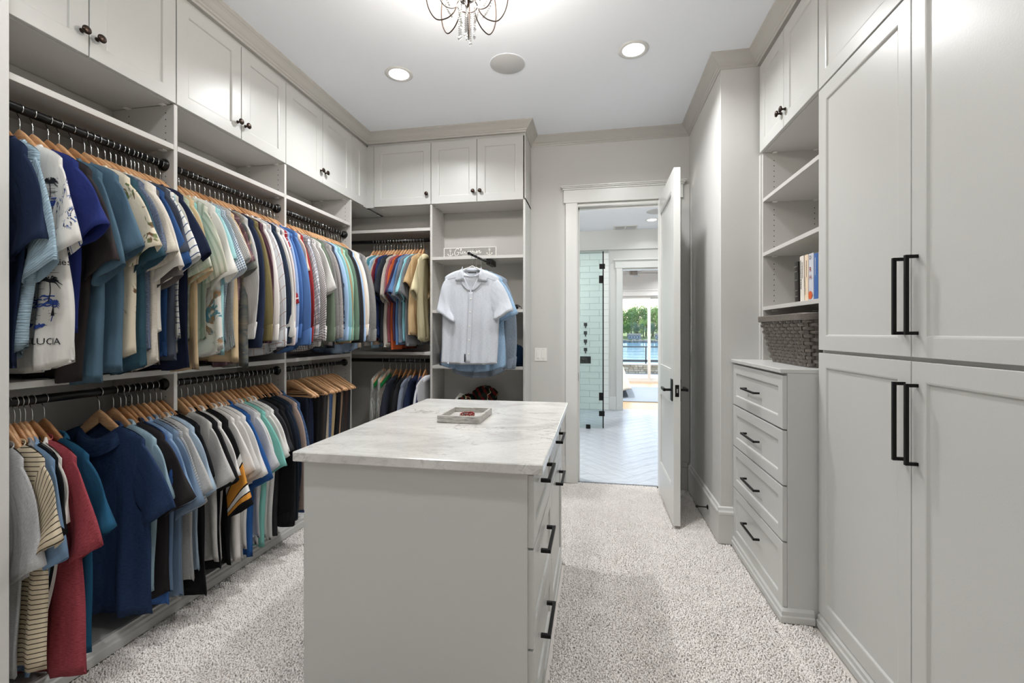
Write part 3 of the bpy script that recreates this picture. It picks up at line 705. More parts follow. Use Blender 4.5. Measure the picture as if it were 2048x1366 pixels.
# ------------------------------------------------------------------ clothes: fabrics
FAB = {}
def hx(c):
    r = lin(c); l = 0.3*r[0]+0.6*r[1]+0.1*r[2]; k = 0.80 if l < 0.35 else 0.94; sat = 0.90
    return tuple(max(0.0, (l+(v-l)*sat)*k) for v in r[:3])+(1.0,)
def fab(spec):
    if spec in FAB: return FAB[spec]
    p = spec.split(':'); k = p[0]; t = NT('fabric_'+{'p': 'plain', 'h': 'heather', 'hs': 'stripe', 'vs': 'pinstripe', 'pl': 'plaid', 'gh': 'gingham', 'pr': 'print', 'sk': 'seersucker', 'dn': 'denim', 'sa': 'satin', 'js': 'jersey', 'wc': 'watercolour', 'kn': 'knit', 'ck': 'windowpane'}[k])
    uv = t.uv(); c1 = hx(p[1]); o = t.obj()
    soft = t.noise(t.mapping(uv, (1, 1, 1)), 14, 4, 0.6); rough = 0.88; nrm = None
    s = t.n('ShaderNodeSeparateXYZ'); t.t.links.new(uv, s.inputs[0]); U, V = s.outputs[0], s.outputs[1]
    def stripe(x, per, w): return t.math('LESS_THAN', t.math('FRACT', t.math('DIVIDE', t.math('ADD', x, 10.0), per)), w)
    bump_h = t.noise(t.mapping(uv, (1.5, 0.55, 1)), 9, 3, 0.5, 0.8); bs = 0.55
    col = t.mix(t.math('MULTIPLY', soft, 0.22), c1, (c1[0]*0.72, c1[1]*0.72, c1[2]*0.74, 1))
    if k == 'h':
        f = t.noise(t.mapping(uv, (60, 420, 1)), 1.0, 3, 0.7)
        d = hx(p[2]) if len(p) > 2 else (c1[0]*0.55, c1[1]*0.55, c1[2]*0.57, 1)
        col = t.mix(t.ramp(f, [(0.40, (0, 0, 0)), (0.66, (1, 1, 1))]), col, d)
    elif k == 'kn':
        f = t.noise(t.mapping(uv, (300, 300, 1)), 1.0, 3, 0.7)
        col = t.mix(t.ramp(f, [(0.40, (0, 0, 0)), (0.65, (1, 1, 1))]), col, hx(p[2])); bs = 0.7
    elif k == 'hs': col = t.mix(stripe(V, float(p[3]), float(p[4])), col, hx(p[2]))
    elif k == 'vs': col = t.mix(stripe(U, float(p[3]), float(p[4])), col, hx(p[2]))
    elif k == 'sk':
        f = stripe(V, 0.006, 0.5); col = t.mix(t.math('MULTIPLY', f, 0.55), col, hx(p[2])); bs = 0.9
        bump_h = t.noise(t.mapping(uv, (30, 160, 1)), 1.0, 3)
    elif k == 'gh':
        q = float(p[3]); a = stripe(U, q, 0.5); b = stripe(V, q, 0.5)
        col = t.mix(t.math('MULTIPLY', t.math('ADD', a, b), 0.5), col, hx(p[2]))
    elif k == 'pl':
        q = float(p[4]); col = t.mix(t.math('MULTIPLY', stripe(U, q, 0.42), 0.5), col, hx(p[2])); col = t.mix(t.math('MULTIPLY', stripe(V, q, 0.42), 0.5), col, hx(p[2]))
        col = t.mix(t.math('MULTIPLY', t.math('MAXIMUM', stripe(t.math('ADD', U, 0.4*q), q, 0.09), stripe(t.math('ADD', V, 0.4*q), q, 0.09)), 0.8), col, hx(p[3]))
    elif k == 'ck':
        q = float(p[3]); col = t.mix(t.math('MULTIPLY', t.math('MAXIMUM', stripe(U, q, 0.06), stripe(V, q, 0.06)), 0.85), col, hx(p[2]))
    elif k == 'pr':
        q = float(p[3]); f = t.noise(t.mapping(uv, (q, q*0.8, 1)), 1.0, 3, 0.6, 1.5)
        g = t.noise(t.mapping(uv, (q*0.35, q*0.35, 1), (0, 0, 0), (3.3, 1.7, 0)), 1.0, 1)
        msk = t.math('MULTIPLY', t.ramp(f, [(0.53, (0, 0, 0)), (0.57, (1, 1, 1))]), t.ramp(g, [(0.50, (0, 0, 0)), (0.56, (1, 1, 1))]))
        ink = t.mix(t.ramp(t.noise(t.mapping(uv, (q*2, q*2, 1)), 1.0, 2), [(0.45, (0, 0, 0)), (0.55, (1, 1, 1))]), hx(p[2]), hx(p[4]) if len(p) > 4 else hx(p[2]))
        col = t.mix(msk, col, ink)
    elif k == 'wc':
        f = t.noise(t.mapping(uv, (5, 9, 1)), 1.0, 4, 0.6, 0.8); col = t.ramp(f, [(0.3, hx(p[1])), (0.48, hx(p[2])), (0.62, hx(p[3])), (0.75, hx(p[1]))])
    elif k == 'dn':
        f = t.noise(t.mapping(uv, (260, 60, 1)), 1.0, 4, 0.7); g = t.noise(t.mapping(uv, (5, 3, 1)), 1.0, 3)
        col = t.mix(t.math('MULTIPLY', t.ramp(f, [(0.42, (0, 0, 0)), (0.7, (1, 1, 1))]), t.math('MULTIPLY', g, 1.1)), col, hx(p[2]))
    elif k == 'sa': rough = 0.42
    elif k == 'js':      # horizontal bands of a team jersey, placed along the sleeve
        q = float(p[3]) if len(p) > 3 else 0.0
        e = [(0.0, hx('141416'))]
        for pos, cc in ((0.52, 'f2f1ec'), (0.60, '141416'), (0.62, 'e8991c'), (0.80, '141416'), (0.815, 'f2f1ec'), (0.875, '141416'), (0.885, 'e8991c'), (0.93, '17171a')): e.append((pos, hx(cc)))
        n = t.n('ShaderNodeValToRGB'); n.color_ramp.interpolation = 'CONSTANT'; t.put(n.inputs[0], t.math('DIVIDE', V, float(p[2])))
        el = n.color_ramp.elements
        while len(el) < len(e): el.new(0.5)
        for i, (a, b) in enumerate(e): el[i].position = a; el[i].color = b
        col = n.outputs[0]
    m = t.pbr(col, rough, normal=t.bump(bump_h, bs, 0.010), spec=0.25 if k != 'sa' else 0.5)
    if k not in ('sa',):
        b = [n for n in t.t.nodes if n.type == 'BSDF_PRINCIPLED'][0]; b.inputs['Sheen Weight'].default_value = 0.0; b.inputs['Sheen Roughness'].default_value = 0.6
    FAB[spec] = m; return m

# ------------------------------------------------------------------ clothes: shapes (local: rod centre at 0, +x towards the aisle, z up)
def smooth(a, b, x): t = np.clip((x-a)/(b-a), 0, 1); return t*t*(3-2*t)
class Garment:
    def __init__(g, kind, rng, L=0.90, seed_fold=None, scale=1.0, tip=(0.335, -0.475), floor=None, M_=16, R_=24, neck=0.090, nz=-0.127, thick=0.0090, fold=0.0125, w2=None, tail=None):
        g.k, g.r, g.L, g.tip, g.floor, g.M, g.R, g.nk, g.nz, g.th = kind, rng, L, tip, floor, M_, R_, neck, nz, thick
        g.sh = 0.212*scale; g.w1 = 0.225*scale; g.w2 = w2 or rng.uniform(0.20, 0.235)*scale
        d = seed_fold if seed_fold is not None else rng.uniform(0, 9); g.A = fold*rng.uniform(0.85, 1.15); g.ph = [1.1+2.2*d+rng.uniform(-.35, .35), 2.3+1.7*d, 0.4+3.1*d+rng.uniform(-.5, .5), 1+d, 2]; g.lam = 0.165+0.03*math.sin(1.7*d)
        g.cv = rng.uniform(-0.012, 0.012); g.tail = tail if tail is not None else 0.05 if kind in ('shirt', 'long') else 0.0
        g.sway = 0.008+0.018*math.sin(2.9*d)+rng.uniform(-.006, .006)
    def ztop(g, x, front):
        a = np.abs(x); z = g.nz-0.30*np.clip(a-0.05, 0, None)-0.022*(a/g.sh)**6
        dip = np.where(front, 0.062, 0.014)
        return z-np.where(a < g.nk, dip*(1-(a/g.nk)**2), 0)
    def hw(g, s): return g.sh+(g.w1-g.sh)*smooth(0, 0.25, s)+(g.w2-g.w1)*smooth(0.25, 1.0, s)
    def zhem(g, xi): return -g.L-g.cv*xi+g.tail*np.abs(xi)**2.2
    def th_(g, s, x): return (0.0035+0.0095*smooth(0.0, 0.018, s))*(1-smooth(0.1, 0.35, s))+g.th*smooth(0.1, 0.35, s)*(1+0.45*smooth(0.4, 1, s))+0.015*np.exp(-(x/0.07)**4)*(1-smooth(0, 0.14, s))
    def ff(g, x, s):
        w = smooth(0.08, 1.0, s)
        return g.A*w*(np.sin(2*PI*x/g.lam+g.ph[0]+0.9*np.sin(3*s+g.ph[1]))+0.5*np.sin(2*PI*x/(g.lam*0.46)+g.ph[2]+1.3*s))+0.004*np.sin(9*s+g.ph[3])*w+g.sway*w*x
    def surf(g, xi, s, side):
        hw = g.hw(s); x = xi*hw; zt = g.ztop(xi*g.sh*0.999, side < 0)
        z = zt+(g.zhem(xi)-zt)*s
        y = side*g.th_(s, x)*np.sqrt(np.clip(1-np.abs(xi)**3.2, 0, 1))+g.ff(x, s)
        x = x+g.sway*smooth(0.1, 1, s)*0.6
        if g.floor is not None:
            m = smooth(0.11, 0.03, x); z = np.where(z < g.floor, z+(g.floor-z)*m+0.004*np.sin(40*x), z)
        return x, y, z
    def body(g):
        M_, R_ = g.M, g.R
        f = np.linspace(-1, 1, M_+1); f = np.sign(f)*np.abs(f)**0.9
        xi = np.concatenate([f, f[::-1][1:-1]]); side = np.concatenate([-np.ones(M_+1), np.ones(M_-1)])
        S = np.concatenate([[0, 0.012, 0.03, 0.06], np.linspace(0.1, 1, R_-3)]); rows = []; uv = []
        for s in S:
            x, y, z = g.surf(xi, np.full_like(xi, s), side); rows.append(np.stack([x, y, z], 1)); uv.append(np.stack([x+np.where(side > 0, 0.9, 0)+5, z+5], 1))
        e = rows[-1].copy(); e[:, 2] += 0.012; c = rows[-1][:, 1].mean(); e[:, 1] = c+(e[:, 1]-c)*0.82; e[:, 0] *= 0.99; rows.append(e); uv.append(uv[-1])
        e2 = rows[-4].copy(); e2[:, 1] = c+(e2[:, 1]-c)*0.7; e2[:, 0] *= 0.98; rows.append(e2); uv.append(uv[-1])
        return MB().grid(np.array(rows), True, uv=np.array(uv), flip=True)
    def sleeve(g, sg, long=False):
        r = g.r; n, ns = 14, 14 if not long else 22
        sh, sz = g.sh, float(g.ztop(np.array(g.sh), False))
        if long:
            tx, tz = (0.285+r.uniform(-0.02, 0.02), -0.86+r.uniform(-0.03, 0.03)) if sg > 0 else (0.262, -0.84); ix, iz = tx-0.105, tz-0.004
            c1 = (sh+0.065, sz-0.05); c2 = (sh+0.105 if sg > 0 else sh+0.055, -0.52)
        else:
            tx, tz = g.tip if sg > 0 else (0.262, -0.43); ix, iz = tx-0.150, tz-0.085
            c1 = (sh+0.045, sz-0.035); c2 = (sh+(tx-sh)*0.62, sz+(tz-sz)*0.58)
        P = [np.array(q) for q in ((sh-0.045, sz+0.012), c1, c2, (tx, tz))]
        Q = [np.array(q) for q in ((g.w1-0.075, sz-0.235), (g.w1-0.05, sz-0.27), (ix-0.004, (sz-0.27+iz)/2-0.03 if long else iz+0.06), (ix, iz))]
        def bz(B, s): return (1-s)**3*B[0]+3*(1-s)**2*s*B[1]+3*(1-s)*s*s*B[2]+s**3*B[3]
        sw = r.uniform(-0.02, 0.006); ph = r.uniform(0, 6.28); rows = []; uv = []; fl = 0.023 if not long else 0.015
        ang = np.linspace(0, 2*PI, n, endpoint=False); Ln = 0.26 if not long else 0.62
        for s in np.linspace(0, 1, ns):
            a, b = bz(P, s), bz(Q, s); c = (a+b)/2; h = (a-b)/2
            th = g.th*(0.75+0.3*s)+(fl-g.th)*smooth(0.55, 1.0, s) if not long else g.th*0.9+0.010*math.sin(PI*min(1, s*1.1))+0.004*s
            yy = th*np.sin(ang)*(1+0.12*np.sin(3*ang+ph+4*s)); tt = np.cos(ang)
            y0 = sw*s**1.3-0.002+0.006*math.sin(5*s+ph)*s
            wob = (0.007 if long else 0.005)*s*np.sin(2*ang+7*s+ph)
            rows.append(np.stack([sg*(c[0]+h[0]*tt), y0+yy+wob, c[1]+h[1]*tt+0.004*np.sin(3*ang+ph)*s], 1)); uv.append(np.stack([tt*np.linalg.norm(h)+7+np.where(np.sin(ang) > 0, 0.4, 0), np.full(n, s*Ln)], 1))
        base = np.array(rows[-1]); cen = base.mean(0); k2 = base*0.93+cen*0.07; rows.append(k2); uv.append(uv[-1])
        inn = np.array(rows[-4 if not long else -3]); ic = inn.mean(0); rows.append(inn*0.86+ic*0.14); uv.append(uv[-1])
        mb = MB().grid(np.array(rows), True, uv=np.array(uv), flip=(sg > 0))
        cuff = None
        if long and sg > 0:
            R2 = []
            for s, k in ((0.905, 1.0), (0.91, 1.07), (0.995, 1.08), (1.004, 1.0), (1.0, 0.9)):
                a, b = bz(P, min(s, 1)), bz(Q, min(s, 1)); c = (a+b)/2; h = (a-b)/2*k; th = (g.th*0.9+0.006)*k+0.001
                y0 = sw*s**1.3-0.002+0.006*math.sin(5*s+ph)*s
                R2.append(np.stack([sg*(c[0]+h[0]*np.cos(ang)), y0+th*np.sin(ang), c[1]+h[1]*np.cos(ang)-(0.004 if s > 1 else 0)], 1))
            cuff = MB().grid(np.array(R2), True, uv=np.array([np.stack([np.cos(ang)*0.06+7, np.full(n, s)], 1) for s in (0.55, 0.56, 0.61, 0.62, 0.62)]), flip=True)
        return mb, cuff
    def collar(g, tall):
        n = 22; q = np.linspace(0, 2*PI, n, endpoint=False); rx, ry = g.nk*0.96, 0.024
        fr = (1-np.sin(q))/2     # 1 at the front (-y)
        z0 = g.nz-0.012-(0.066 if tall else 0.052)*fr**1.5
        prof = [(0.0, -0.006), (0.001, 0.006), (0.003, 0.013), (0.010, 0.013), (0.019, 0.000), (0.027, -0.026), (0.025, -0.027)] if tall else [(0, -0.004), (0.001, 0.008), (0.003, 0.010), (0.0045, 0.006), (0.003, -0.004)]
        rows = []; uv = []
        for o, dz in prof:
            pt = 1+1.1*fr if dz < 0 and tall else 1
            rows.append(np.stack([(rx+o)*np.cos(q), (ry+o*0.75)*np.sin(q)+g.ff(rx*np.cos(q), np.full(n, 0.05)), z0+dz*pt+0.006*np.abs(np.cos(q))], 1)); uv.append(np.stack([q*0.06, np.full(n, dz)], 1))
        return MB().grid(np.array(rows), True, uv=np.array(uv), flip=True)
    def front_y(g, x, z, side=-1):
        """surface height of the near face at (x, z)"""
        s = np.full_like(x, 0.5)
        for _ in range(8):
            xi = np.clip((x-g.sway*smooth(0.1, 1, s)*0.6)/g.hw(s), -1, 1); zt = g.ztop(xi*g.sh, side < 0); s = np.clip((z-zt)/(g.zhem(xi)-zt), 0, 1)
        return g.surf(xi, s, np.full_like(x, side))[1]

def hanger_meshes(drop=0.150, ex=0.9, wmul=0.8, xm=0.160):
    th = np.radians(np.linspace(-50, 195, 22)); R = 0.0188
    pts = [(R*math.cos(a), 0, R*math.sin(a)) for a in th]+[(-0.0145, 0, -0.016), (-0.006, 0, -0.028), (-0.0005, 0, -0.042), (0, 0, -0.06), (0, 0, -0.098)]
    hook = MB().tube(pts, 0.0017, 7).mesh('hook', M['chrome'], True)
    rows = []
    for x in np.linspace(-xm, xm, 33):
        a = abs(x)/0.206
        zc = -0.095-drop*a**ex; h = 0.0225-0.0105*smooth(0.1, 0.7, np.array(a))-0.003*smooth(0.85, 1, np.array(a)); w = (0.0068+0.0045*smooth(0.2, 0.9, np.array(a)))*wmul if xm > 0.2 else 0.0068-0.0016*smooth(0.4, 0.75, np.array(a))
        if abs(x) > 0.985*xm: h, w = h*0.6, w*0.6
        sl = -np.sign(x)*(drop/0.206); nrm = np.array((-sl, 1))/math.hypot(sl, 1)
        yo = 0
        q = np.linspace(0, 2*PI, 12, endpoint=False); cs, sn = np.cos(q), np.sin(q); e = 0.62
        dx = np.sign(sn)*np.abs(sn)**e*h; dy = np.sign(cs)*np.abs(cs)**e*w
        rows.append(np.stack([x+nrm[0]*dx, yo+dy, zc+nrm[1]*dx], 1))
    arm = MB().grid(np.array(rows), True, True, True, flip=True)
    bar = MB().tube([(-0.196, -0.009, -0.172), (-0.186, -0.009, -0.182), (0.186, -0.009, -0.182), (0.194, -0.009, -0.172)], 0.0052, 9)
    return hook, arm.mesh('hanger_arm', M['hanger'], True), arm.mesh('hanger_arm', M['hanger_dark'], True), bar.mesh('trouser_bar', M['hanger'], True)
HK, ARM, ARM2, BAR = hanger_meshes()
_, ARMT, _, _ = hanger_meshes(0.088, 1.15, 1.0, 0.206)
NH = 0
def put_hanger(loc, yaw, what, group, bar=False, dark=False, black=False):
    t = thing('clothes_hanger', what, 'hanger', loc, group, rot=(0, 0, yaw))
    piece('shoulder_bar', ARMT if bar else ARM2 if dark else ARM, t, (0, 0, 0)); piece('hook', HK, t, (0, 0, 0))
    if bar: piece('trouser_bar', BAR, t, (0, 0, 0))
    return t
def put_garment(name, label, cat, loc, yaw, kind, spec, rng, group, sleeve_spec=None, collar_spec=None, extras=None, **kw):
    g = Garment(kind, rng, **kw)
    t = thing(name, label, cat, loc, group, rot=(0, 0, yaw)); m = fab(spec); ms = fab(sleeve_spec) if sleeve_spec else m
    O = {'org': (0, 0, 0)}
    def part(nm, mb, mat):
        o = bpy.data.objects.new(nm, mb.mesh(nm, mat, True)); COL.objects.link(o); o.parent = t; ORG[o.name] = (0, 0, 0); return o
    bd = part('body', g.body(), m)
    if kind == 'vest':
        return t, g, bd
    long = kind in ('long', 'knit', 'jacket')
    for sg in (1, -1):
        mb, cf = g.sleeve(sg, long); s = part('sleeve', mb, ms)
        if cf is not None and kind in ('long', 'knit'):
            c = bpy.data.objects.new('cuff', cf.mesh('cuff', ms, True)); COL.objects.link(c); c.parent = s
    part('collar', g.collar(kind in ('shirt', 'polo', 'long', 'jacket')), fab(collar_spec) if collar_spec else m)
    if extras: extras(t, g, part)
    return t, g, bd

CATS = {'tee': ('t_shirt', 't-shirt'), 'polo': ('polo_shirt', 'polo shirt'), 'shirt': ('short_sleeved_shirt', 'shirt'), 'long': ('long_sleeved_shirt', 'shirt'), 'knit': ('sweater', 'sweater'), 'jacket': ('jacket', 'jacket'), 'vest': ('vest', 'vest')}
def decal(t, g, part, key, x0, z0, sx, mat, rot=0.0, flipy=False, side=-1):
    V, F = TEXT[key]; c, s = math.cos(rot), math.sin(rot)
    X = x0+sx*(V[:, 0]*c-V[:, 1]*s); Z = z0+sx*(V[:, 0]*s+V[:, 1]*c)
    Y = g.front_y(X, Z, side)+side*0.0022
    return part('printed_lettering', MB().add(np.stack([X, Y, Z], 1), F), mat)
M['ink_black'] = plainm('ink_black', (22, 24, 34), 0.8)
M['ink_blue'] = plainm('ink_blue', (44, 72, 148), 0.8)
def island_print(t, g, part):
    """souvenir print: palms, shore lines, boats and place names on the near face"""
    rr = random.Random(5)
    def poly(mb, P):
        P = np.array(P, float); Y = g.front_y(P[:, 0], P[:, 1])-0.0018; mb.add(np.stack([P[:, 0], Y, P[:, 1]], 1), [list(range(len(P)))])
    def line(mb, P, w):
        P = catmull(P, 4)
        for a, b in zip(P[:-1], P[1:]):
            d = (b-a)/(np.linalg.norm(b-a)+1e-9); n = np.array((-d[1], d[0]))*w/2; poly(mb, [a+n, a-n, b-n, b+n])
    blue, blk = MB(), MB()
    def palm(x, z, h, k):
        line(k, [(x, z), (x+0.006, z+h*0.5), (x+0.004, z+h)], 0.0035)
        for i in range(9):
            a = -0.5+i*PI*1.0/7; l = h*0.55*(0.8+0.4*rr.random()); ex, ez = x+0.004+l*math.cos(a), z+h+l*0.6*math.sin(a)-0.25*l
            P = catmull([(x+0.004, z+h), ((x+0.004+ex)/2, (z+h+ez)/2+0.008), (ex, ez)], 3)
            for q in range(len(P)-1): w = 0.006*(1-q/len(P)); poly(k, [P[q]+(0, w), P[q]-(0, w), P[q+1]-(0, w*0.6), P[q+1]+(0, w*0.6)])
    for zz in (-0.30, -0.645):
        for k in range(70):
            x = rr.uniform(-0.19, 0.19); z = zz-0.05+rr.uniform(-0.02, 0.02); line(blue, [(x, z), (x+0.012, z+rr.uniform(-0.006, 0.009)), (x+0.024, z)], 0.0042)
            x = rr.uniform(-0.19, 0.18); z = zz+rr.uniform(-0.14, 0.06); line(blk, [(x, z), (x+rr.uniform(0.01, 0.05), z+rr.uniform(-0.002, 0.002))], 0.0012)
        for k in range(60): x, z = rr.uniform(-0.2, 0.2), zz-0.09+rr.uniform(-0.03, 0.03); poly(blk, [(x, z), (x+0.002, z), (x+0.002, z+0.002), (x, z+0.002)])
        for x in (-0.15, -0.03, 0.09, 0.165): palm(x, zz-0.055, 0.075, blue if x < 0.1 else blk); palm(x+0.012, zz-0.12, 0.06, blue)
        for x in (-0.09, 0.05, 0.14):
            for k in range(7): line(blue, [(x+rr.uniform(-0.02, 0.02), zz-0.135+rr.uniform(-0.012, 0.012)) for _ in range(2)]+[(x+0.02, zz-0.13)], 0.004)
            poly(blk, [(x+0.035, zz-0.10), (x+0.05, zz-0.10), (x+0.043, zz-0.06)])
    part('blue_print', blue, M['ink_blue']); part('black_print', blk, M['ink_black'])
    for x in (-0.14, 0.06, 0.165): decal(t, g, part, 'west', x, -0.56, 1.0, M['ink_black'])
    for x in (-0.13, 0.03, 0.15): decal(t, g, part, 'lucia', x, -0.835, 0.95, M['ink_black'])
    decal(t, g, part, 'cia', 0.12, -0.47, 1.0, M['ink_black'], 0.6)
def crew_text(t, g, part):
    V, F = TEXT['crew']; V2 = V*1.25       # runs down the sleeve
    X = 0.252+V2[:, 1]*0.55; Z = -0.62-V2[:, 0]
    part('sleeve_lettering', MB().add(np.stack([X+0.012*0, -0.0215+0*X, Z], 1), F), fab('p:14233f'))
def chest_logo(t, g, part):
    P = np.array([(0, 0), (0.006, -0.004), (0.011, 0.002), (0.009, 0.010), (0.013, 0.018), (0.006, 0.022), (0.001, 0.016), (-0.006, 0.014), (-0.004, 0.006)])*0.9+np.array((0.165, -0.70))
    part('emblem', MB().add(np.stack([P[:, 0], g.front_y(P[:, 0], P[:, 1])-0.002, P[:, 1]], 1), [list(range(len(P)))]), M['ink_black'])

def rod_row(rows, axis, fixed, z, group, rng, floor=None, hgroup=None, yaw0=0.0, prefix=''):
    """rows: (position along rod, kind, fabric, description, options)"""
    for (p, kind, spec, desc, op) in rows:
        op = dict(op); nm, cat = CATS[kind]
        yaw = yaw0+math.radians(op.pop('yaw', 0.0)+3.0*math.sin(9*p)+rng.uniform(-1.5, 1.5)); roll = math.radians(rng.uniform(-2.2, 2.2))
        loc = (fixed, p, z) if axis == 'y' else (p, fixed, z)
        dark = op.pop('dark', False); hl = op.pop('hl', None); lab = desc
        kw = dict(floor=floor, L=op.pop('L', rng.uniform(0.86, 0.95)), seed_fold=p*1.3)
        if kind in ('knit', 'jacket'): kw['L'] = kw['L']*0.97
        kw.update(op)
        tg = put_garment(nm, lab, cat, loc, yaw, kind, spec, rng, group, **kw)[0]
        th = put_hanger(loc, yaw, 'wooden hanger of the '+(hl or short(lab)), hgroup, dark=rng.random() < 0.3)
        tg.rotation_euler[1] = th.rotation_euler[1] = roll; th.scale = (min(1.0, op.get('scale', 1.0)), 1, 1)
def short(l):
    w = l.split(); return ' '.join(w[:11])
# ------------------------------------------------------------------ clothes: what hangs where (near to far)
R1 = random.Random(11)
def spread(rows, a, b, rng, jit=0.15):
    n = len(rows); st = (b-a)/max(1, n-1)
    return [(a+i*st+rng.uniform(-jit, jit)*st, *r) for i, r in enumerate(rows)]
FU, FLW = ZSM-RZU+0.006, ZSB-RZL+0.006
A = [
 ('polo', 'p:1b2c4c', 'dark navy polo shirt nearest the wall end, upper rod', {'L': .93, 'tip': (.255, -.485), 'scale': .76, 'w2': .125, 'yaw': 4}),
 ('shirt', 'sk:a9c3d2:86a6ba', 'pale blue seersucker shirt beside the souvenir print shirt', {'L': .90, 'tip': (.292, -.555), 'scale': .84, 'w2': .165}),
 ('shirt', 'p:e9e6df', 'white souvenir shirt printed with blue palms and island names', {'L': .95, 'yaw': 0, 'tip': (.310, -.49), 'w2': .262, 'sleeve_spec': 'pr:e9e6df:3f61a6:42:26324e', 'extras': island_print, 'M_': 28, 'R_': 34}),
 ('tee', 'p:22327a', 'royal blue tee with broad sleeve right of the palm shirt', {'L': .80, 'tip': (.345, -.42)}),
 ('tee', 'p:3b3434', 'charcoal brown tee half hidden behind the royal blue tee', {'L': .99, 'tip': (.345, -.52)}),
 ('polo', 'p:4f6f83', 'slate blue polo with turned sleeve hem behind the charcoal tee', {'L': 1.0, 'tip': (.345, -.54)}),
 ('tee', 'p:54748a', 'steel blue tee ahead of the cream palm shirt', {'L': .97}),
 ('shirt', 'pr:e4d8be:6f7d4c:13:7a5a3c', 'cream shirt with scattered palm sprigs, left upper rod', {'L': .93, 'tip': (.36, -.47)}),
 ('shirt', 'p:33596a', 'dark teal shirt with curved tails behind the cream shirt', {'L': .98, 'tip': (.34, -.50)}),
 ('shirt', 'h:4f5d78:8b96aa', 'blue grey chambray shirt next to the dark teal one', {}),
 ('shirt', 'h:dcd4c6:c2b8a6', 'oatmeal linen shirt with long tails, left upper rod', {'L': .98, 'tip': (.35, -.48)}),
 ('shirt', 'p:e8e2d8', 'off-white linen shirt directly behind the oatmeal one', {'tip': (.345, -.53)}),
 ('tee', 'p:6a6462', 'warm grey tee with rolled sleeve behind white linen', {'tip': (.335, -.55)}),
 ('polo', 'p:2b568f', 'mid blue polo between grey tee and striped shirt', {'tip': (.345, -.50)}),
 ('tee', 'p:4a5160', 'dark slate tee squeezed behind the mid blue polo', {'tip': (.31, -.46)}),
 ('shirt', 'hs:ecebe6:5d6f93:.024:.16', 'white shirt with thin blue horizontal stripes, upper rod', {'tip': (.35, -.48)}),
 ('shirt', 'pr:a8d4dc:5aa3b8:16', 'pale aqua print shirt behind the blue striped shirt', {'tip': (.32, -.44)}),
 ('tee', 'p:d8d2c6', 'pale stone tee before the broad navy polo', {'tip': (.32, -.46)}),
 ('polo', 'p:1d2745', 'broad navy polo ending the first upper section', {'L': .98, 'tip': (.355, -.46), 'yaw': -3}),
 ('shirt', 'pl:cfd6c0:9fae90:e6e6d8:.05', 'sage plaid shirt just behind the broad navy polo', {'tip': (.345, -.50)}),
 ('tee', 'p:d9bd92', 'tan tee hanging low behind the navy polo', {'tip': (.32, -.52), 'L': .985}),
 ('shirt', 'pr:8fd0c8:1f2b36:14', 'mint shirt with dark fish print below the sleeves', {'tip': (.30, -.46), 'L': .97}),
]
B = [
 ('shirt', 'vs:d9d8c8:b3b8a4:.03:.4', 'stone shirt with sage stripes starting the middle section', {'tip': (.34, -.50)}),
 ('shirt', 'pr:efede6:b98f62:10:5aa3b8', 'white shirt with faint palm motifs and rolled sleeve', {'tip': (.34, -.52)}),
 ('tee', 'p:a7dce0', 'light aqua tee next to the blue gingham shirt', {'tip': (.32, -.44)}),
 ('shirt', 'gh:e6ecf0:5c7896:.008', 'blue gingham shirt with wide sleeve cuff, middle section', {'tip': (.345, -.49)}),
 ('shirt', 'gh:e8e4de:8a8a88:.007', 'grey micro check shirt beside the blue gingham', {'tip': (.33, -.44)}),
 ('tee', 'p:dcc094', 'sand tee tail between gingham and mauve plaid', {'tip': (.31, -.42), 'L': .95}),
 ('shirt', 'pl:7c5a62:53434d:a98a90:.06', 'mauve plaid shirt with a broad tail, middle section', {'L': .985, 'tip': (.31, -.42)}),
 ('tee', 'wc:c9b08a:8f8a7c:5d6a70', 'watercolour tie-dye tee in tan and grey', {'L': .985, 'tip': (.31, -.46)}),
 ('long', 'vs:dcdad6:aeb0b4:.007:.35', 'pale grey pinstriped dress shirt with buttoned cuff', {'yaw': -4}),
 ('long', 'p:24304c', 'ink navy dress shirt behind the grey pinstriped one', {}),
 ('long', 'p:877a4c', 'olive khaki work shirt with rolled up sleeve', {}),
 ('long', 'vs:4a2a36:7a5566:.02:.3', 'maroon striped dress shirt beside the olive one', {}),
 ('long', 'p:efe9e4', 'plain white dress shirt before the windowpane shirt', {}),
 ('long', 'ck:d9dde2:b48470:.05', 'pale windowpane check dress shirt, middle section', {}),
 ('long', 'vs:1d2a3e:2c3c56:.012:.4', 'midnight navy dress shirt with dark cuff', {'yaw': 3}),
 ('long', 'p:dddad4', 'light grey dress shirt with exposed collar point', {'yaw': 5}),
 ('long', 'sa:63626a', 'charcoal satin dress shirt with shiny sleeve', {'yaw': 2}),
 ('long', 'p:e8d9d6', 'blush white dress shirt before the red striped one', {}),
 ('shirt', 'hs:a81c2c:e9dcd8:.026:.14', 'red shirt with thin white stripes, middle section', {'tip': (.30, -.62), 'yaw': 2}),
 ('long', 'p:98b4e2', 'light blue oxford shirt with open cuff', {'yaw': -2}),
 ('long', 'p:4a78bd', 'royal blue oxford shirt beside the light blue one', {}),
 ('long', 'p:5a86c6', 'second royal blue oxford shirt, closer to the reds', {}),
 ('shirt', 'p:d8c4b0', 'beige shirt sliver left of the red dress shirt', {'tip': (.28, -.42)}),
 ('long', 'p:a32428', 'plain red dress shirt with bright red cuff', {}),
]
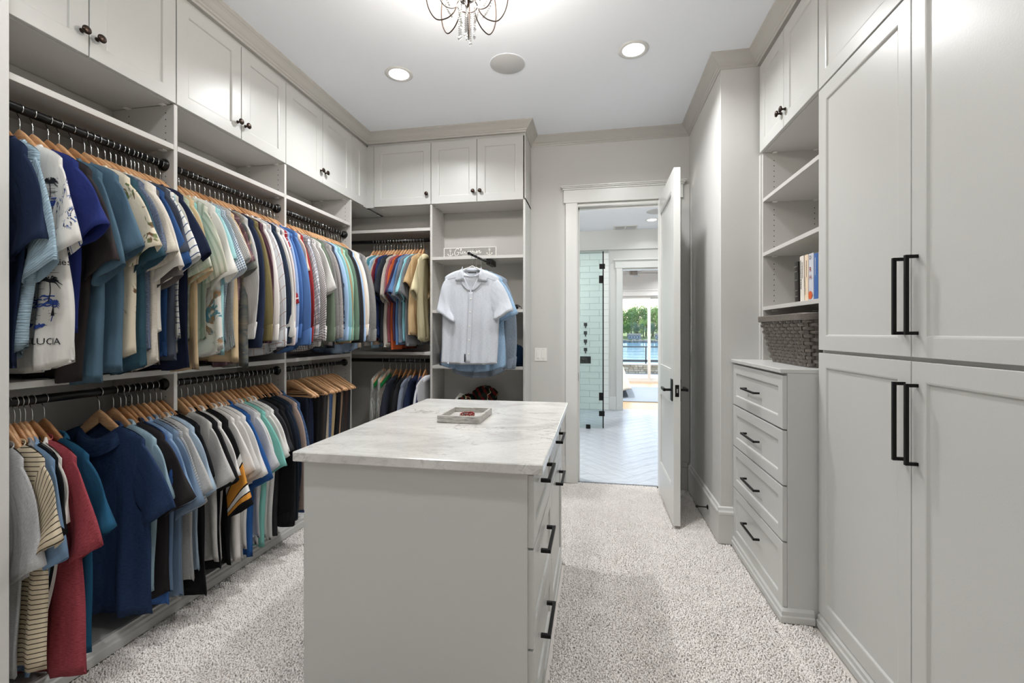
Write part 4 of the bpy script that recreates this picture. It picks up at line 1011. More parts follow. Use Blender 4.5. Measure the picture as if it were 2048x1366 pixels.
C = [
 ('long', 'pl:e2e2e4:8790a4:3d4c6a:.045', 'white and navy plaid shirt starting the third section', {}),
 ('long', 'gh:ece6e2:55525a:.011', 'black and white checked shirt behind the plaid', {}),
 ('knit', 'h:dad8d4:c2c0bc', 'pale grey marl sweatshirt with wide sleeve', {'yaw': -5}),
 ('tee', 'h:d6d4d0:bcbab6', 'light marl tee whose sleeve juts out pointed', {'tip': (.345, -.50)}),
 ('knit', 'p:6d7c68', 'sage green sweatshirt with ribbed cuff', {}),
 ('knit', 'h:8f8d8a:6f6d6a', 'mid grey heather sweater beside the sage one', {}),
 ('knit', 'h:a9a3a0:858080', 'dusty grey jersey top next to the dark slate one', {}),
 ('knit', 'p:3a4150', 'dark slate sweatshirt left of the lettered sleeve', {}),
 ('knit', 'p:9fc0e4', 'sky blue sweatshirt with navy letters down the sleeve', {'extras': crew_text, 'yaw': 0}),
 ('knit', 'p:7db2b6', 'turquoise long tee behind the lettered sweatshirt', {}),
 ('knit', 'p:b59a72', 'camel long tee with orange shoulder', {}),
 ('knit', 'p:8fbfa8', 'seafoam green long tee, third section', {}),
 ('knit', 'p:6a8872', 'moss green long tee behind the seafoam one', {}),
 ('knit', 'kn:2a2a2c:48484c', 'thick charcoal knit sweater, third section', {'yaw': 2, 'thick': .015}),
 ('knit', 'kn:202024:34343a', 'black knit sweater pressed behind the charcoal one', {}),
 ('long', 'p:9dbbe0', 'pale blue shirt tail peeping below the dark sweaters', {'L': .97}),
 ('knit', 'p:d9c6b2', 'beige cotton sweater with ribbed cuff near the corner', {'yaw': 3}),
 ('knit', 'p:efe9e0', 'ivory sweater edge between beige and grey', {}),
 ('knit', 'h:8b8b8d:6d6d70', 'grey heather sweater one before the corner', {}),
 ('knit', 'kn:77777a:57575b', 'dark grey flecked sweater closest to the corner', {'L': .97}),
 ('knit', 'h:9a9896:7a7876', 'ash grey sweater tucked into the left corner', {}),
]
PA = [1.205, 1.238, 1.287, 1.325, 1.375, 1.41, 1.452, 1.497, 1.522, 1.548, 1.575, 1.598, 1.622, 1.645, 1.662, 1.685, 1.702, 1.72, 1.745, 1.775, 1.8, 1.825]
rod_row([(p_, *r_) for p_, r_ in zip(PA, A)], 'y', RX, RZU, 'shirts on the upper left rods', R1, FU, 'hangers on the upper left rods')
rod_row(spread(B, 1.892, 2.60, R1), 'y', RX, RZU, 'shirts on the upper left rods', R1, FU, 'hangers on the upper left rods')
rod_row(spread(C, 2.685, 3.395, R1), 'y', RX, RZU, 'shirts on the upper left rods', R1, FU, 'hangers on the upper left rods')
Dl = [
 (1.210, 'tee', 'h:cfd0d1:aeafb1', 'pale grey heather tee nearest the wall end, lower rod', {'L': .93, 'tip': (.235, -.525), 'scale': .66, 'w2': .115, 'yaw': 4}),
 (1.241, 'tee', 'hs:d6c6a8:4a3f33:.016:.2', 'tan tee with thin black stripes, lower rod', {'L': .90, 'tip': (.275, -.455), 'scale': .86, 'yaw': 3}),
 (1.257, 'polo', 'h:9a9da2:7a7d84', 'cool grey polo between tan stripes and light blue', {'L': .90, 'tip': (.185, -.38), 'scale': .72, 'w2': .13}),
 (1.274, 'polo', 'p:7d9fc2', 'light blue polo left of the red heather one', {'L': .95, 'tip': (.275, -.515), 'scale': .90, 'w2': .135}),
 (1.290, 'tee', 'p:0f1116', 'black tee between light blue and white', {'L': .91, 'tip': (.255, -.44), 'scale': .88, 'w2': .13}),
 (1.305, 'polo', 'p:ddd8d0', 'white polo just left of the red heather one', {'L': .93, 'tip': (.255, -.40), 'scale': .88, 'w2': .145}),
 (1.324, 'tee', 'h:bc4c58:8c323c', 'red heather tee hanging lowest on the left', {'L': .985, 'tip': (.325, -.50), 'w2': .24}),
 (1.362, 'polo', 'p:165c80', 'deep teal polo with sleeve pointing to the gap', {'L': .92, 'tip': (.350, -.445)}),
 (1.553, 'polo', 'h:2d4770:1f3456', 'large navy heather polo facing the gap on the lower rod', {'L': .915, 'yaw': 0, 'tip': (.350, -.465), 'M_': 24}),
 (1.612, 'shirt', 'p:9dbccb', 'powder blue shirt directly behind the large navy polo', {'L': .90, 'tip': (.31, -.44)}),
 (1.640, 'shirt', 'p:2f2a2c', 'black denim shirt with orange seam stitching', {'L': .92, 'tip': (.36, -.46)}),
 (1.664, 'tee', 'p:3f6fb8', 'bright blue tee behind the black denim shirt', {'tip': (.35, -.45)}),
 (1.690, 'polo', 'p:86a6c8', 'sky blue polo on the lower rod, first section', {'tip': (.355, -.46), 'L': .90}),
 (1.716, 'polo', 'p:7f98b4', 'dusty blue polo with soft folds, first section', {'L': .93, 'tip': (.35, -.50)}),
 (1.745, 'tee', 'hs:b9bcbe:8c9094:.008:.3', 'grey marl tee with fine ribs, lower rod', {'L': .94, 'tip': (.345, -.50)}),
 (1.774, 'polo', 'h:cfcecb:b4b3b0', 'light grey polo with a broad square hem', {'L': .88, 'tip': (.35, -.46)}),
 (1.803, 'tee', 'p:a9bfd2', 'ice blue tee at the end of the first lower rod', {'tip': (.345, -.47), 'L': .86}),
 (1.828, 'tee', 'p:17171b', 'black tee hanging over the plinth by the divider', {'L': .98, 'tip': (.30, -.42)}),
]
El = [
 ('polo', 'h:d8d6d2:bfbdb9', 'pale marl polo first past the lower divider', {'tip': (.335, -.46)}),
 ('tee', 'p:1b1b1f', 'black tee second past the lower divider', {'tip': (.335, -.47)}),
 ('polo', 'p:ece9e4', 'white polo left of the striped team jersey', {'tip': (.34, -.44)}),
 ('tee', 'p:141416', 'black team jersey with yellow and white sleeve bands', {'L': .93, 'tip': (.375, -.60), 'sleeve_spec': 'js:141416:.26'}),
 ('polo', 'p:f0ece6', 'white polo with a tiny dark emblem at its hem', {'L': .92, 'tip': (.34, -.45), 'extras': chest_logo}),
 ('polo', 'h:e2dfdb:cbc8c4', 'ivory marl polo behind the emblem polo', {'tip': (.345, -.47)}),
 ('tee', 'p:efedea', 'bright white tee with long flat sleeve', {'tip': (.35, -.49)}),
 ('polo', 'p:2563ad', 'cobalt blue polo among the white shirts', {'L': .95, 'tip': (.355, -.52)}),
 ('tee', 'h:dcdde0:c2c4c8', 'silver white tee right of the cobalt polo', {'tip': (.345, -.48)}),
 ('polo', 'p:e6e4df', 'chalk white polo before the mint tee', {'tip': (.33, -.44), 'L': .93}),
 ('tee', 'p:7cc6bb', 'mint green tee among the white shirts', {'L': .95, 'tip': (.36, -.48)}),
 ('polo', 'p:d9d7d2', 'greyish white polo right of the mint tee', {'L': .92, 'tip': (.345, -.44)}),
 ('polo', 'h:efeeea:d9d8d4', 'last white polo before the dark clothes', {'tip': (.33, -.42)}),
 ('tee', 'h:3c3d42:2a2b2f', 'charcoal tee starting the dark clothes', {'tip': (.33, -.42)}),
 ('knit', 'p:121216', 'black sweater with long sleeve on the lower rod', {'L': .90}),
 ('knit', 'p:1a1b22', 'second black sweater on the lower rod', {'L': .94}),
 ('jacket', 'p:16202c', 'black zip jacket with long sleeve, lower rod', {'L': .92}),
 ('knit', 'p:1c2a3e', 'midnight blue sweater on the lower rod', {'L': .92}),
 ('long', 'p:ad978b', 'taupe shirt near the trouser hangers', {'L': .90}),
 ('long', 'dn:27466f:6b8ab4', 'blue denim shirt before the trouser hangers', {'L': .80}),
]
rod_row(Dl, 'y', RX, RZL, 'shirts on the lower left rods', R1, FLW, 'hangers on the lower left rods')
rod_row(spread(El, 1.905, 2.575, R1), 'y', RX, RZL, 'shirts on the lower left rods', R1, FLW, 'hangers on the lower left rods')
G = [
 ('tee', 'p:ded9d0', 'white tee at the left end of the back rod', {}),
 ('tee', 'p:4d95a4', 'teal tee between white and light blue, back rod', {}),
 ('tee', 'p:9cc6e0', 'light blue tee on the back rod', {'tip': (.315, -.50)}),
 ('tee', 'p:c9ad92', 'tan tee with rolled sleeve, back rod', {'L': .90}),
 ('tee', 'p:7c2034', 'maroon tee on the back rod', {}),
 ('tee', 'p:1f3568', 'navy blue tee right of the maroon one', {'tip': (.30, -.52)}),
 ('tee', 'p:3d444c', 'charcoal blue tee on the back rod', {'L': .90}),
 ('tee', 'p:2a2e36', 'near-black tee behind the charcoal blue one', {'L': .90}),
 ('tee', 'h:c8beb2:9f968c', 'oatmeal heather tee with wide sleeve', {'L': .93, 'tip': (.33, -.50)}),
 ('tee', 'h:b5606c:8e4450', 'rose heather tee left of the orange one', {'tip': (.30, -.48)}),
 ('tee', 'p:d9601c', 'bright orange tee on the back rod', {'L': .95, 'tip': (.315, -.47)}),
 ('tee', 'p:4a3658', 'plum tee sliver right of the orange one', {}),
 ('tee', 'p:5b86b8', 'denim blue tee right of the plum one', {'L': .90}),
 ('tee', 'h:8d94a0:6f7682', 'blue grey heather tee beside the aqua one', {'tip': (.32, -.50)}),
 ('tee', 'p:8fd2de', 'aqua tee on the back rod', {'L': .88, 'tip': (.345, -.47)}),
 ('polo', 'h:85888c:6c6f73', 'grey polo between aqua and khaki', {'L': .92}),
 ('tee', 'p:c8a878', 'caramel tee sliver behind the khaki shirt', {'tip': (.27, -.40), 'L': .84, 'scale': .9}),
 ('shirt', 'p:dccfa4', 'pale khaki shirt at the right end of the back rod', {'L': .89, 'tip': (.36, -.45), 'yaw': 9}),
]
rod_row(spread(G, -1.945, -1.478, R1, 0.1), 'x', 3.766, RZU, 'tees on the upper back rod', R1, None, 'hangers on the upper back rod', yaw0=-PI/2)

# trousers folded over hangers, third lower section
def trousers(loc, yaw, spec, label, L, rng, group, xr=(-0.135, 0.135), thick=0.013):
    t = thing('trousers', label, 'trousers', loc, group, rot=(0, 0, yaw)); m = fab(spec); MM = 14
    f = np.linspace(-1, 1, MM+1); xi = np.concatenate([f, f[::-1][1:-1]]); side = np.concatenate([-np.ones(MM+1), np.ones(MM-1)])
    ph = [rng.uniform(0, 6) for _ in range(4)]; cx, hw = (xr[0]+xr[1])/2, (xr[1]-xr[0])/2
    for part, (nm, l, off) in enumerate((('trouser_leg', L, -0.5), ('trouser_leg', L*rng.uniform(0.82, 0.95), 0.5))):
        rows = []; uv = []
        for s in np.concatenate([[0, 0.012, 0.03], np.linspace(0.07, 1, 15)]):
            w = hw*(1-0.12*s+0.03*math.sin(4*s+ph[0])); x = cx+xi*w+0.012*s*math.sin(ph[1]+2*s)
            th = thick*(0.5*min(1, s*30)**0.5+0.35*s)
            yc = off*thick*1.15*min(1, s*22)+0.006*s*np.sin(9*x/0.1*0.3+ph[2])+0.005*s*np.sin(6*s+ph[3])
            rows.append(np.stack([x, -0.009+yc+side*th*np.sqrt(np.clip(1-np.abs(xi)**4, 0, 1))+0.004*s*np.sin(30*x+ph[part]+3*s), np.full_like(x, -0.177-l*s)+0.006*xi*s], 1)); uv.append(np.stack([x+5+part, np.full_like(x, 5-l*s)], 1))
        o = bpy.data.objects.new(nm, MB().grid(np.array(rows), True, True, True, uv=np.array(uv), flip=True).mesh(nm, m, True)); COL.objects.link(o); o.parent = t
    return t
T = [(2.742, 'dn:141a2a:27344e', 'black blue jeans on the first trouser hanger', .62), (2.785, 'dn:18223c:30436a', 'indigo jeans on the second trouser hanger', .66), (2.868, 'p:17181c', 'black trousers on the third trouser hanger', .64),
     (2.935, 'p:3c3b3a', 'charcoal wool trousers left of the stone chinos', .62), (2.965, 'p:b3a590', 'stone chinos between charcoal trousers and faded jeans', .66), (3.003, 'dn:33507c:7f9cc4', 'faded blue jeans with worn streaks', .66), (3.046, 'p:b39c72', 'khaki chinos with a wide fold', .62),
     (3.105, 'p:15161c', 'black trousers right of the khaki chinos', .60), (3.140, 'p:a8866a', 'light brown chinos near the corner', .62), (3.175, 'p:33312f', 'dark grey trousers near the corner', .60), (3.215, 'p:41302c', 'dark brown trousers near the corner', .62), (3.262, 'p:2b2c30', 'graphite trousers last before the corner', .60)]
for y, sp, lb, L in T:
    yw = math.radians(R1.uniform(-3, 3)-4)
    trousers((RX+0.005, y, RZL), yw, sp, lb, L, R1, 'trousers on the lower left rod', xr=(-0.12, 0.165))
    put_hanger((RX+0.005, y, RZL), yw, 'wooden trouser hanger of the '+short(lb), 'trouser hangers', bar=True)

# suits and covered clothes on the lower back rod
RG = random.Random(5); YR2 = 3.766
def plastic():
    t = NT('plastic_film'); tr = t.n('ShaderNodeBsdfTransparent'); tr.inputs[0].default_value = (0.93, 0.94, 0.93, 1); g = t.n('ShaderNodeBsdfPrincipled'); g.inputs['Base Color'].default_value = lin((214, 216, 212)); g.inputs['Roughness'].default_value = 0.22
    f = t.noise(t.mapping(t.obj(), (30, 30, 6)), 1.0, 4, 0.6, 1.0); mx = t.n('ShaderNodeMixShader'); t.put(mx.inputs[0], t.ramp(f, [(0.40, (0.16, 0.16, 0.16)), (0.68, (0.55, 0.55, 0.55))])); t.put(g.inputs['Normal'], t.bump(f, 0.8, 0.01))
    t.t.links.new(tr.outputs[0], mx.inputs[1]); t.t.links.new(g.outputs[0], mx.inputs[2]); t.t.links.new(mx.outputs[0], t.out.inputs[0]); return t.m
M['plastic'] = plastic()
M['green_film'] = plainm('green_label_film', (36, 140, 74), 0.35)
M['card'] = plainm('white_card', (230, 228, 220), 0.7)
def covered(x, spec, label, clabel, dx, yaw=-PI/2, green=True):
    put_hanger((x, YR2, RZL), yaw, 'wooden trouser hanger inside the '+clabel, 'hangers on the lower back rod', bar=True)
    trousers((x, YR2, RZL), yaw, spec, label, 0.70, RG, 'dry-cleaned trousers', xr=(-0.16, 0.19), thick=0.014)
    g = Garment('vest', RG, L=0.92, thick=0.030, fold=0.012, neck=0.03, nz=-0.080, scale=1.10)
    t = thing('garment_cover', 'clear plastic '+clabel, 'garment bag', (x, YR2, RZL), 'plastic covers', rot=(0, 0, yaw))
    o = bpy.data.objects.new('film', g.body().mesh('film', M['plastic'], True)); COL.objects.link(o); o.parent = t
    b = MB()
    for side in (-1, 1):
        P = [(-0.06, -0.112), (0.05, -0.112), (0.20, -0.185), (0.20, -0.225), (0.05, -0.15), (-0.06, -0.145)]
        P = [(q, w) for q, w in P]; X = np.array([q for q, w in P]); Z = np.array([w for q, w in P]); b.add(np.stack([X, g.front_y(X, Z, side)+side*0.002, Z], 1), [[0, 1, 4, 5], [1, 2, 3, 4]])
    if green:
        o = bpy.data.objects.new('printed_band', b.mesh('printed_band', M['green_film'])); COL.objects.link(o); o.parent = t
    return t
covered(-1.855, 'p:6d675b', 'grey olive trousers inside the first plastic cover', 'cover with green band over olive trousers', 0)
covered(-1.795, 'p:9d8468', 'tan trousers inside the second plastic cover', 'cover with green band over tan trousers', 0)
def jack(x, spec, label, kind='jacket', **kw):
    ex = kw.pop('extras', None); yaw = -PI/2+math.radians(kw.pop('yaw', 0))
    put_garment(CATS[kind][0], label, CATS[kind][1], (x, YR2, RZL), yaw, kind, spec, RG, 'jackets on the lower back rod', extras=ex, L=kw.pop('L', .82), thick=kw.pop('thick', .017), neck=0.075, **kw)
    put_hanger((x, YR2, RZL), yaw, 'wooden hanger of the '+short(label), 'hangers on the lower back rod', dark=True)
def blackgown(t, g, part):
    P = catmull([(0.03, -0.50), (0.07, -0.545), (0.13, -0.565)], 6); b = MB(); X = P[:, 0]; Z = P[:, 1]; Yv = g.front_y(X, Z, 1)+0.0245
    w = np.linspace(0.004, 0.008, len(P)); R = [[(x, y, z+k), (x, y+0.001, z+k), (x, y+0.001, z-k), (x, y, z-k)] for x, y, z, k in zip(X, Yv, Z, w)]
    part('white_piping', b.grid(np.array(R), True, True, True), M['card'])
    q = np.linspace(0.5, 5.6, 12); C = np.stack([0.085+0.013*np.cos(q), -0.385+0.016*np.sin(q)], 1); b = MB(); stroke2(b, C, 0.004, g)
    stroke2(b, np.array([(0.083, -0.375), (0.094, -0.385), (0.086, -0.396)]), 0.004, g); part('chest_emblem', b, M['card'])
def stroke2(b, C, w, g):
    X, Z = C[:, 0], C[:, 1]; Yv = g.front_y(X, Z, 1)+0.0225; T_ = np.gradient(C, axis=0); T_ /= np.linalg.norm(T_, axis=1)[:, None]; N = np.stack([-T_[:, 1], T_[:, 0]], 1)*w/2
    b.grid(np.array([[(x+n[0], y, z+n[1]), (x-n[0], y, z-n[1])] for x, y, z, n in zip(X, Yv, Z, N)]), False)
jack(-1.735, 'p:2f3340', 'slate blue suit jacket behind the plastic covers', L=.80)
jack(-1.690, 'p:101012', 'black padded jacket with white piping and round emblem', extras=blackgown, thick=.022, yaw=8)
jack(-1.640, 'p:26262a', 'charcoal suit jacket on the lower back rod')
jack(-1.600, 'kn:9aa4b8:6f7a90', 'pale blue tweed jacket on the lower back rod')
jack(-1.556, 'p:1d2a4a', 'navy blazer on the lower back rod', yaw=5)
jack(-1.508, 'pl:2f3f66:3f5280:8a6a78:.03', 'blue plaid suit jacket at the right end', yaw=12)
jack(-1.462, 'p:e4e6ec', 'white dress shirt against the shelf divider', kind='long', thick=.0105)
# ------------------------------------------------------------------ bathroom beyond the door
BXL, BXR, BH = -2.4, 1.75, 3.05
Y0B = YBW+0.12
struct('floor_bathroom', MB().box(BXL, BXR, YBW+0.02, YF+0.12, -0.13, -0.012, 0), M['fgrout'], 'grouted tile bed of the bathroom floor', 'floor')
fl = bpy.data.objects['floor_bathroom']
# herringbone planks, each one a piece
PLk, PWk = 0.60, 0.15
tile_me = MB().box(-PLk/2+0.0015, PLk/2-0.0015, -PWk/2+0.0015, PWk/2-0.0015, -0.010, 0.0, 0.001).mesh('floor_tile', M['ftile'])
def herring(x0, x1, y0, y1):
    a = math.radians(45); c, s = math.cos(a), math.sin(a); res = []
    for i in range(-40, 40):
        for j in range(-8, 9):
            for u, v, r in ((i*PWk+j*2*PLk+PLk/2, i*PWk+PWk/2, 0), (i*PWk+j*2*PLk+PLk+PWk/2, i*PWk+PWk-PLk/2, PI/2)):
                x = (x0+x1)/2+u*c-v*s; y = (y0+y1)/2+u*s+v*c
                if x0 < x < x1 and y0 < y < y1: res.append((x, y, r+a))
    return res
def clip_y(P, y0, keep_above):
    out = []
    for a, b in zip(P, P[1:]+P[:1]):
        ia, ib = (a[1] >= y0) == keep_above, (b[1] >= y0) == keep_above
        if ia: out.append(a)
        if ia != ib: w = (y0-a[1])/(b[1]-a[1]); out.append((a[0]+(b[0]-a[0])*w, y0))
    return out
YT0, YT1 = YBW+0.045, YF+0.125
HT = [q for q in herring(-0.9, 1.6, YBW-0.3, YF+0.4) if q[0] > -0.42-0.05*(q[1]-4) and q[0] < 0.155*q[1]+0.42]
HT.sort(key=lambda q: q[1])
for x, y, r in HT[:300]:
    hl = abs(math.cos(r))*PLk/2+abs(math.sin(r))*PWk/2; hy = abs(math.sin(r))*PLk/2+abs(math.cos(r))*PWk/2
    if y-hy > YT0 and y+hy < YT1: piece('floor_tile', tile_me, fl, (x, y, -0.0005), (0, 0, r)); continue
    c, s = math.cos(r), math.sin(r); P = [(x+u*c-v*s, y+u*s+v*c) for u, v in ((-PLk/2+.0015, -PWk/2+.0015), (PLk/2-.0015, -PWk/2+.0015), (PLk/2-.0015, PWk/2-.0015), (-PLk/2+.0015, PWk/2-.0015))]
    P = clip_y(clip_y(P, YT0, True), YT1, False) if len(P) else P
    if len(P) < 3: continue
    n = len(P); obj('floor_tile', MB().add([(p[0], p[1], z) for z in (-0.0105, -0.0005) for p in P], [list(range(n))[::-1], list(range(n, 2*n))]+[[k, (k+1) % n, n+(k+1) % n, n+k] for k in range(n)]), M['ftile'], fl)
struct('wall_bathroom_far', MB().box(BXL, 0.44, YF, YF+0.12, 0, BH, 0).box(1.22, BXR, YF, YF+0.12, 0, BH, 0).box(0.44, 1.22, YF, YF+0.12, 2.385, BH, 0), M['wall'], 'greige far wall of the bathroom with a second doorway', 'wall')
struct('wall_bathroom_right', MB().box(BXR, BXR+0.1, Y0B, YF, 0, BH, 0), M['wall'], 'right wall of the bathroom', 'wall')
wy0, wy1, wz0, wz1 = 4.6, 6.8, 0.9, 2.5
struct('wall_bathroom_left', MB().box(BXL-0.1, BXL, Y0B, wy0, 0, BH, 0).box(BXL-0.1, BXL, wy1, YF, 0, BH, 0).box(BXL-0.1, BXL, wy0, wy1, 0, wz0, 0).box(BXL-0.1, BXL, wy0, wy1, wz1, BH, 0), M['wall'], 'left wall of the bathroom with a window', 'wall')
struct('wall_bathroom_near', MB().box(BXL, DR0-0.02, Y0B, Y0B+0.005, 0, BH, 0).box(DR1+0.02, BXR, Y0B, Y0B+0.005, 0, BH, 0).box(DR0-0.02, DR1+0.02, Y0B, Y0B+0.005, DRZ+0.02, BH, 0), M['wall'], 'bathroom side of the closet wall', 'wall')
struct('ceiling_bathroom', MB().box(BXL, BXR, YBW+0.12, YF+0.12, BH, BH+0.1, 0), M['ceil'], 'white painted ceiling of the bathroom', 'ceiling')
struct('trim_12', MB().box(BXL, BXR, YF-0.02, YF, 2.728, BH, 0.002).box(BXL, BXR, YF-0.032, YF, 2.716, 2.728, 0.002), M['white'], 'deep white frieze board above the bathroom doorway', 'moulding')
t = thing('window_2', 'bathroom window on the left wall, out of view', 'window', (BXL, (wy0+wy1)/2, wz0), kind='structure')
for a in ((wy0, wy1, wz0, wz0+0.06), (wy0, wy1, wz1-0.06, wz1), (wy0, wy0+0.06, wz0+0.06, wz1-0.06), (wy1-0.06, wy1, wz0+0.06, wz1-0.06)):
    obj('frame', MB().box(BXL-0.08, BXL-0.02, *a), M['white'], t)
obj('pane', MB().box(BXL-0.052, BXL-0.048, wy0+0.06, wy1-0.06, wz0+0.06, wz1-0.06, 0), M['glass'], t)
# subway tiles behind the shower glass
tw = struct('wall_shower', MB().box(BXL, 0.213, YF-0.012, YF, 0, 2.716, 0), M['grout'], 'white subway tile wall of the shower', 'wall')
tm = MB().box(-0.1585, 0.1585, -0.008, 0, -0.0515, 0.0515, 0.0015).mesh('tile', M['tile'])
th_ = MB().box(-0.078, 0.078, -0.008, 0, -0.0515, 0.0515, 0.0015).mesh('tile', M['tile'])
for r in range(27):
    z = 0.053+r*0.1065
    if z > 2.67: break
    x = 0.213-0.1605 if r % 2 == 0 else 0.213-0.080; first = r % 2 == 1
    if first: piece('tile', th_, tw, (0.213-0.0795, YF-0.012, z)); x = 0.213-0.160-0.1605
    while x > -0.95:
        piece('tile', tm, tw, (x, YF-0.012, z)); x -= 0.321
struct('trim_13', MB().box(0.213, 0.222, YF-0.022, YF, 0, 2.716), M['tile'], 'slim white tile edge strip beside the shower', 'trim')
# shower fittings on the tile wall
for i, z in enumerate((1.452, 1.308, 1.166, 1.022)):
    nm = ('uppermost', 'second', 'third', 'lowest')[i]
    t = thing('shower_valve', nm+' of four square black shower valves on the tile', 'valve', (-0.177, YF-0.02, z), 'square shower valves')
    obj('plate', MB().box(-0.205, -0.149, YF-0.027, YF-0.020, z-0.028, z+0.028, 0.002), M['black'], t)
    obj('handle', MB().box(-0.187, -0.167, YF-0.055, YF-0.027, z-0.012, z+0.012, 0.002).box(-0.186, -0.168, YF-0.060, YF-0.048, z-0.062, z+0.010, 0.002), M['black'], t)
t = thing('shower_control', 'wide black shower control plate below the valves', 'control', (-0.178, YF-0.02, 0.845))
obj('plate', MB().box(-0.268, -0.088, YF-0.030, YF-0.020, 0.785, 0.905, 0.003), M['black'], t)
obj('button', MB().lathe([(0.022, 0), (0.022, 0.006), (0.001, 0.008)], (-0.215, YF-0.030, 0.845), (0, -1, 0), 18), M['bronze'], t, True)
# glass screen
YG = 6.32
t = thing('shower_screen', 'clear glass shower screen with black hinges', 'shower screen', (0.09, YG, 0))
obj('glass_panel', MB().box(-1.5, 0.088, YG-0.005, YG+0.005, 0.012, 2.42, 0), M['shower_glass'], t)
obj('edge_seal', MB().box(0.088, 0.104, YG-0.008, YG+0.008, 0.012, 2.42, 0.001), M['black'], t)
for z, x0_, hh in ((2.215, 0.045, 0.034), (2.038, 0.04, 0.052), (0.443, 0.04, 0.052), (0.211, 0.04, 0.034)):
    obj('hinge', MB().box(x0_, x0_+(0.075 if hh < 0.04 else 0.048), YG-0.016, YG+0.016, z-hh, z+hh, 0.002), M['black'], t)
obj('floor_clamp', MB().box(-0.135, -0.075, YG-0.016, YG+0.016, -0.0005, 0.055, 0.002), M['black'], t)
# ceiling fittings
t = thing('air_vent', 'white ceiling vent with two louvred openings, bathroom', 'vent', (0.48, 7.72, BH))
obj('plate', MB().box(0.285, 0.665, 7.60, 7.86, BH-0.008, BH, 0.002), M['white'], t)
for x0_ in (0.315, 0.495):
    g_ = obj('louvre_opening', MB().box(x0_, x0_+0.145, 7.645, 7.815, BH-0.0095, BH-0.0078, 0), M['dark'], t)
    for k in range(6): obj('louvre_slat', MB().box(x0_, x0_+0.145, 7.65+k*0.028, 7.665+k*0.028, BH-0.014, BH-0.0098, 0.001), M['speaker'], g_)
t = thing('ceiling_speaker', 'round white speaker grille in the bathroom ceiling', 'speaker', (0.86, 6.78, BH))
obj('grille', MB().lathe([(0.15, 0), (0.15, 0.004), (0.14, 0.007), (0.001, 0.008)], (0.86, 6.78, BH), (0, 0, -1), 36), M['speaker'], t, True)
downlight(0.846, 7.28, BH, 'recessed bathroom ceiling light seen through the doorway', 7, 0.10)
downlight(-0.6, 5.2, BH, 'added bathroom ceiling light, unseen behind the wall', 8, 0.10)  # added out of sight to brighten the bathroom
downlight(-0.35, 6.95, BH, 'added ceiling light inside the shower, unseen behind the casing', 9, 0.10)  # another hidden light added for the dim shower end
for sx_, lb_ in ((-1.9, 'left'), (-0.9, 'right')):  # unseen globe lamps added to lift the bathroom ceiling
    t = thing('added_globe_lamp', 'added globe lamp brightening the bathroom, unseen on the '+lb_, 'lamp', (sx_, Y0B+0.005, 2.0))
    obj('back_plate', MB().lathe([(0.05, 0), (0.05, 0.012), (0.012, 0.016), (0.012, 0.10)], (sx_, Y0B+0.005, 2.0), (0, 1, 0), 20), M['black'], t, True)
    obj('globe', MB().sphere((sx_, Y0B+0.16, 2.0), 0.07, 20, 12), M['lens'], t, True)
    ld = bpy.data.lights.new('added_lamp_glow', 'POINT'); ld.energy = 60; ld.color = (1.0, 0.96, 0.9); ld.shadow_soft_size = 0.09
    lo = bpy.data.objects.new('added_lamp_glow', ld); COL.objects.link(lo); lo.parent = t; lo.location = (0, 0.30, 0)
# second doorway
t = thing('trim_14', 'white casing of the bedroom doorway beyond the bathroom', 'casing', (0.44, YF, 0), kind='structure')
obj('casing_leg', MB().box(0.338, 0.438, YF-0.022, YF, 0, 2.40, 0.002), M['white'], t)
obj('casing_leg', MB().box(1.222, 1.322, YF-0.022, YF, 0, 2.40, 0.002), M['white'], t)
obj('casing_head', MB().box(0.318, 1.342, YF-0.028, YF, 2.40, 2.515, 0.002), M['white'], t)
obj('casing_cap', MB().box(0.305, 1.355, YF-0.040, YF, 2.515, 2.53, 0.003).box(0.292, 1.368, YF-0.055, YF, 2.53, 2.553, 0.003), M['white'], t)
t = thing('trim_15', 'white jamb of the bedroom doorway', 'jamb', (0.44, YF, 0), kind='structure')
obj('jamb', MB().box(0.43, 0.448, YF-0.004, YF+0.13, 0, 2.385), M['white'], t)
obj('jamb', MB().box(1.212, 1.23, YF-0.004, YF+0.13, 0, 2.385), M['white'], t)
obj('jamb_head', MB().box(0.43, 1.23, YF-0.004, YF+0.13, 2.372, 2.39), M['white'], t)
for z in (0.22, 0.85, 1.55, 2.2): obj('hinge', MB().box(0.447, 0.452, YF+0.05, YF+0.085, z-0.05, z+0.05, 0.001), M['black'], t)
struct('baseboard_bathroom', MB().box(0.222, 0.337, YF-0.018, YF, 0, 0.226, 0.003), M['white'], 'white baseboard between shower tile and bedroom casing', 'baseboard')

# ------------------------------------------------------------------ bedroom
Y1B, YD, EXL, EXR, EH = YF+0.12, 12.37, -3.0, 5.2, 3.05
fb = struct('floor_bedroom', MB().box(EXL, EXR, YF+0.12, YD+0.2, -0.13, -0.012, 0), M['fgrout'], 'subfloor of the bedroom', 'floor')
pm = MB().box(-0.9, 0.9, -0.0625, 0.0625, -0.012, 0, 0.001).mesh('floor_board', M['oak'])
for k in range(36):
    y = YF+0.13+0.0625+k*0.126
    if y > YD+0.1: break
    for m in range(2): piece('floor_board', pm, fb, (0.2+m*1.802-(k % 3)*0.4, y, 0))
struct('wall_bedroom_left', MB().box(EXL-0.1, EXL, Y1B, YD+0.2, 0, EH, 0), M['wall'], 'left wall of the bedroom', 'wall')
struct('wall_bedroom_right', MB().box(EXR, EXR+0.1, Y1B, YD+0.2, 0, EH, 0), M['wall'], 'right wall of the bedroom', 'wall')
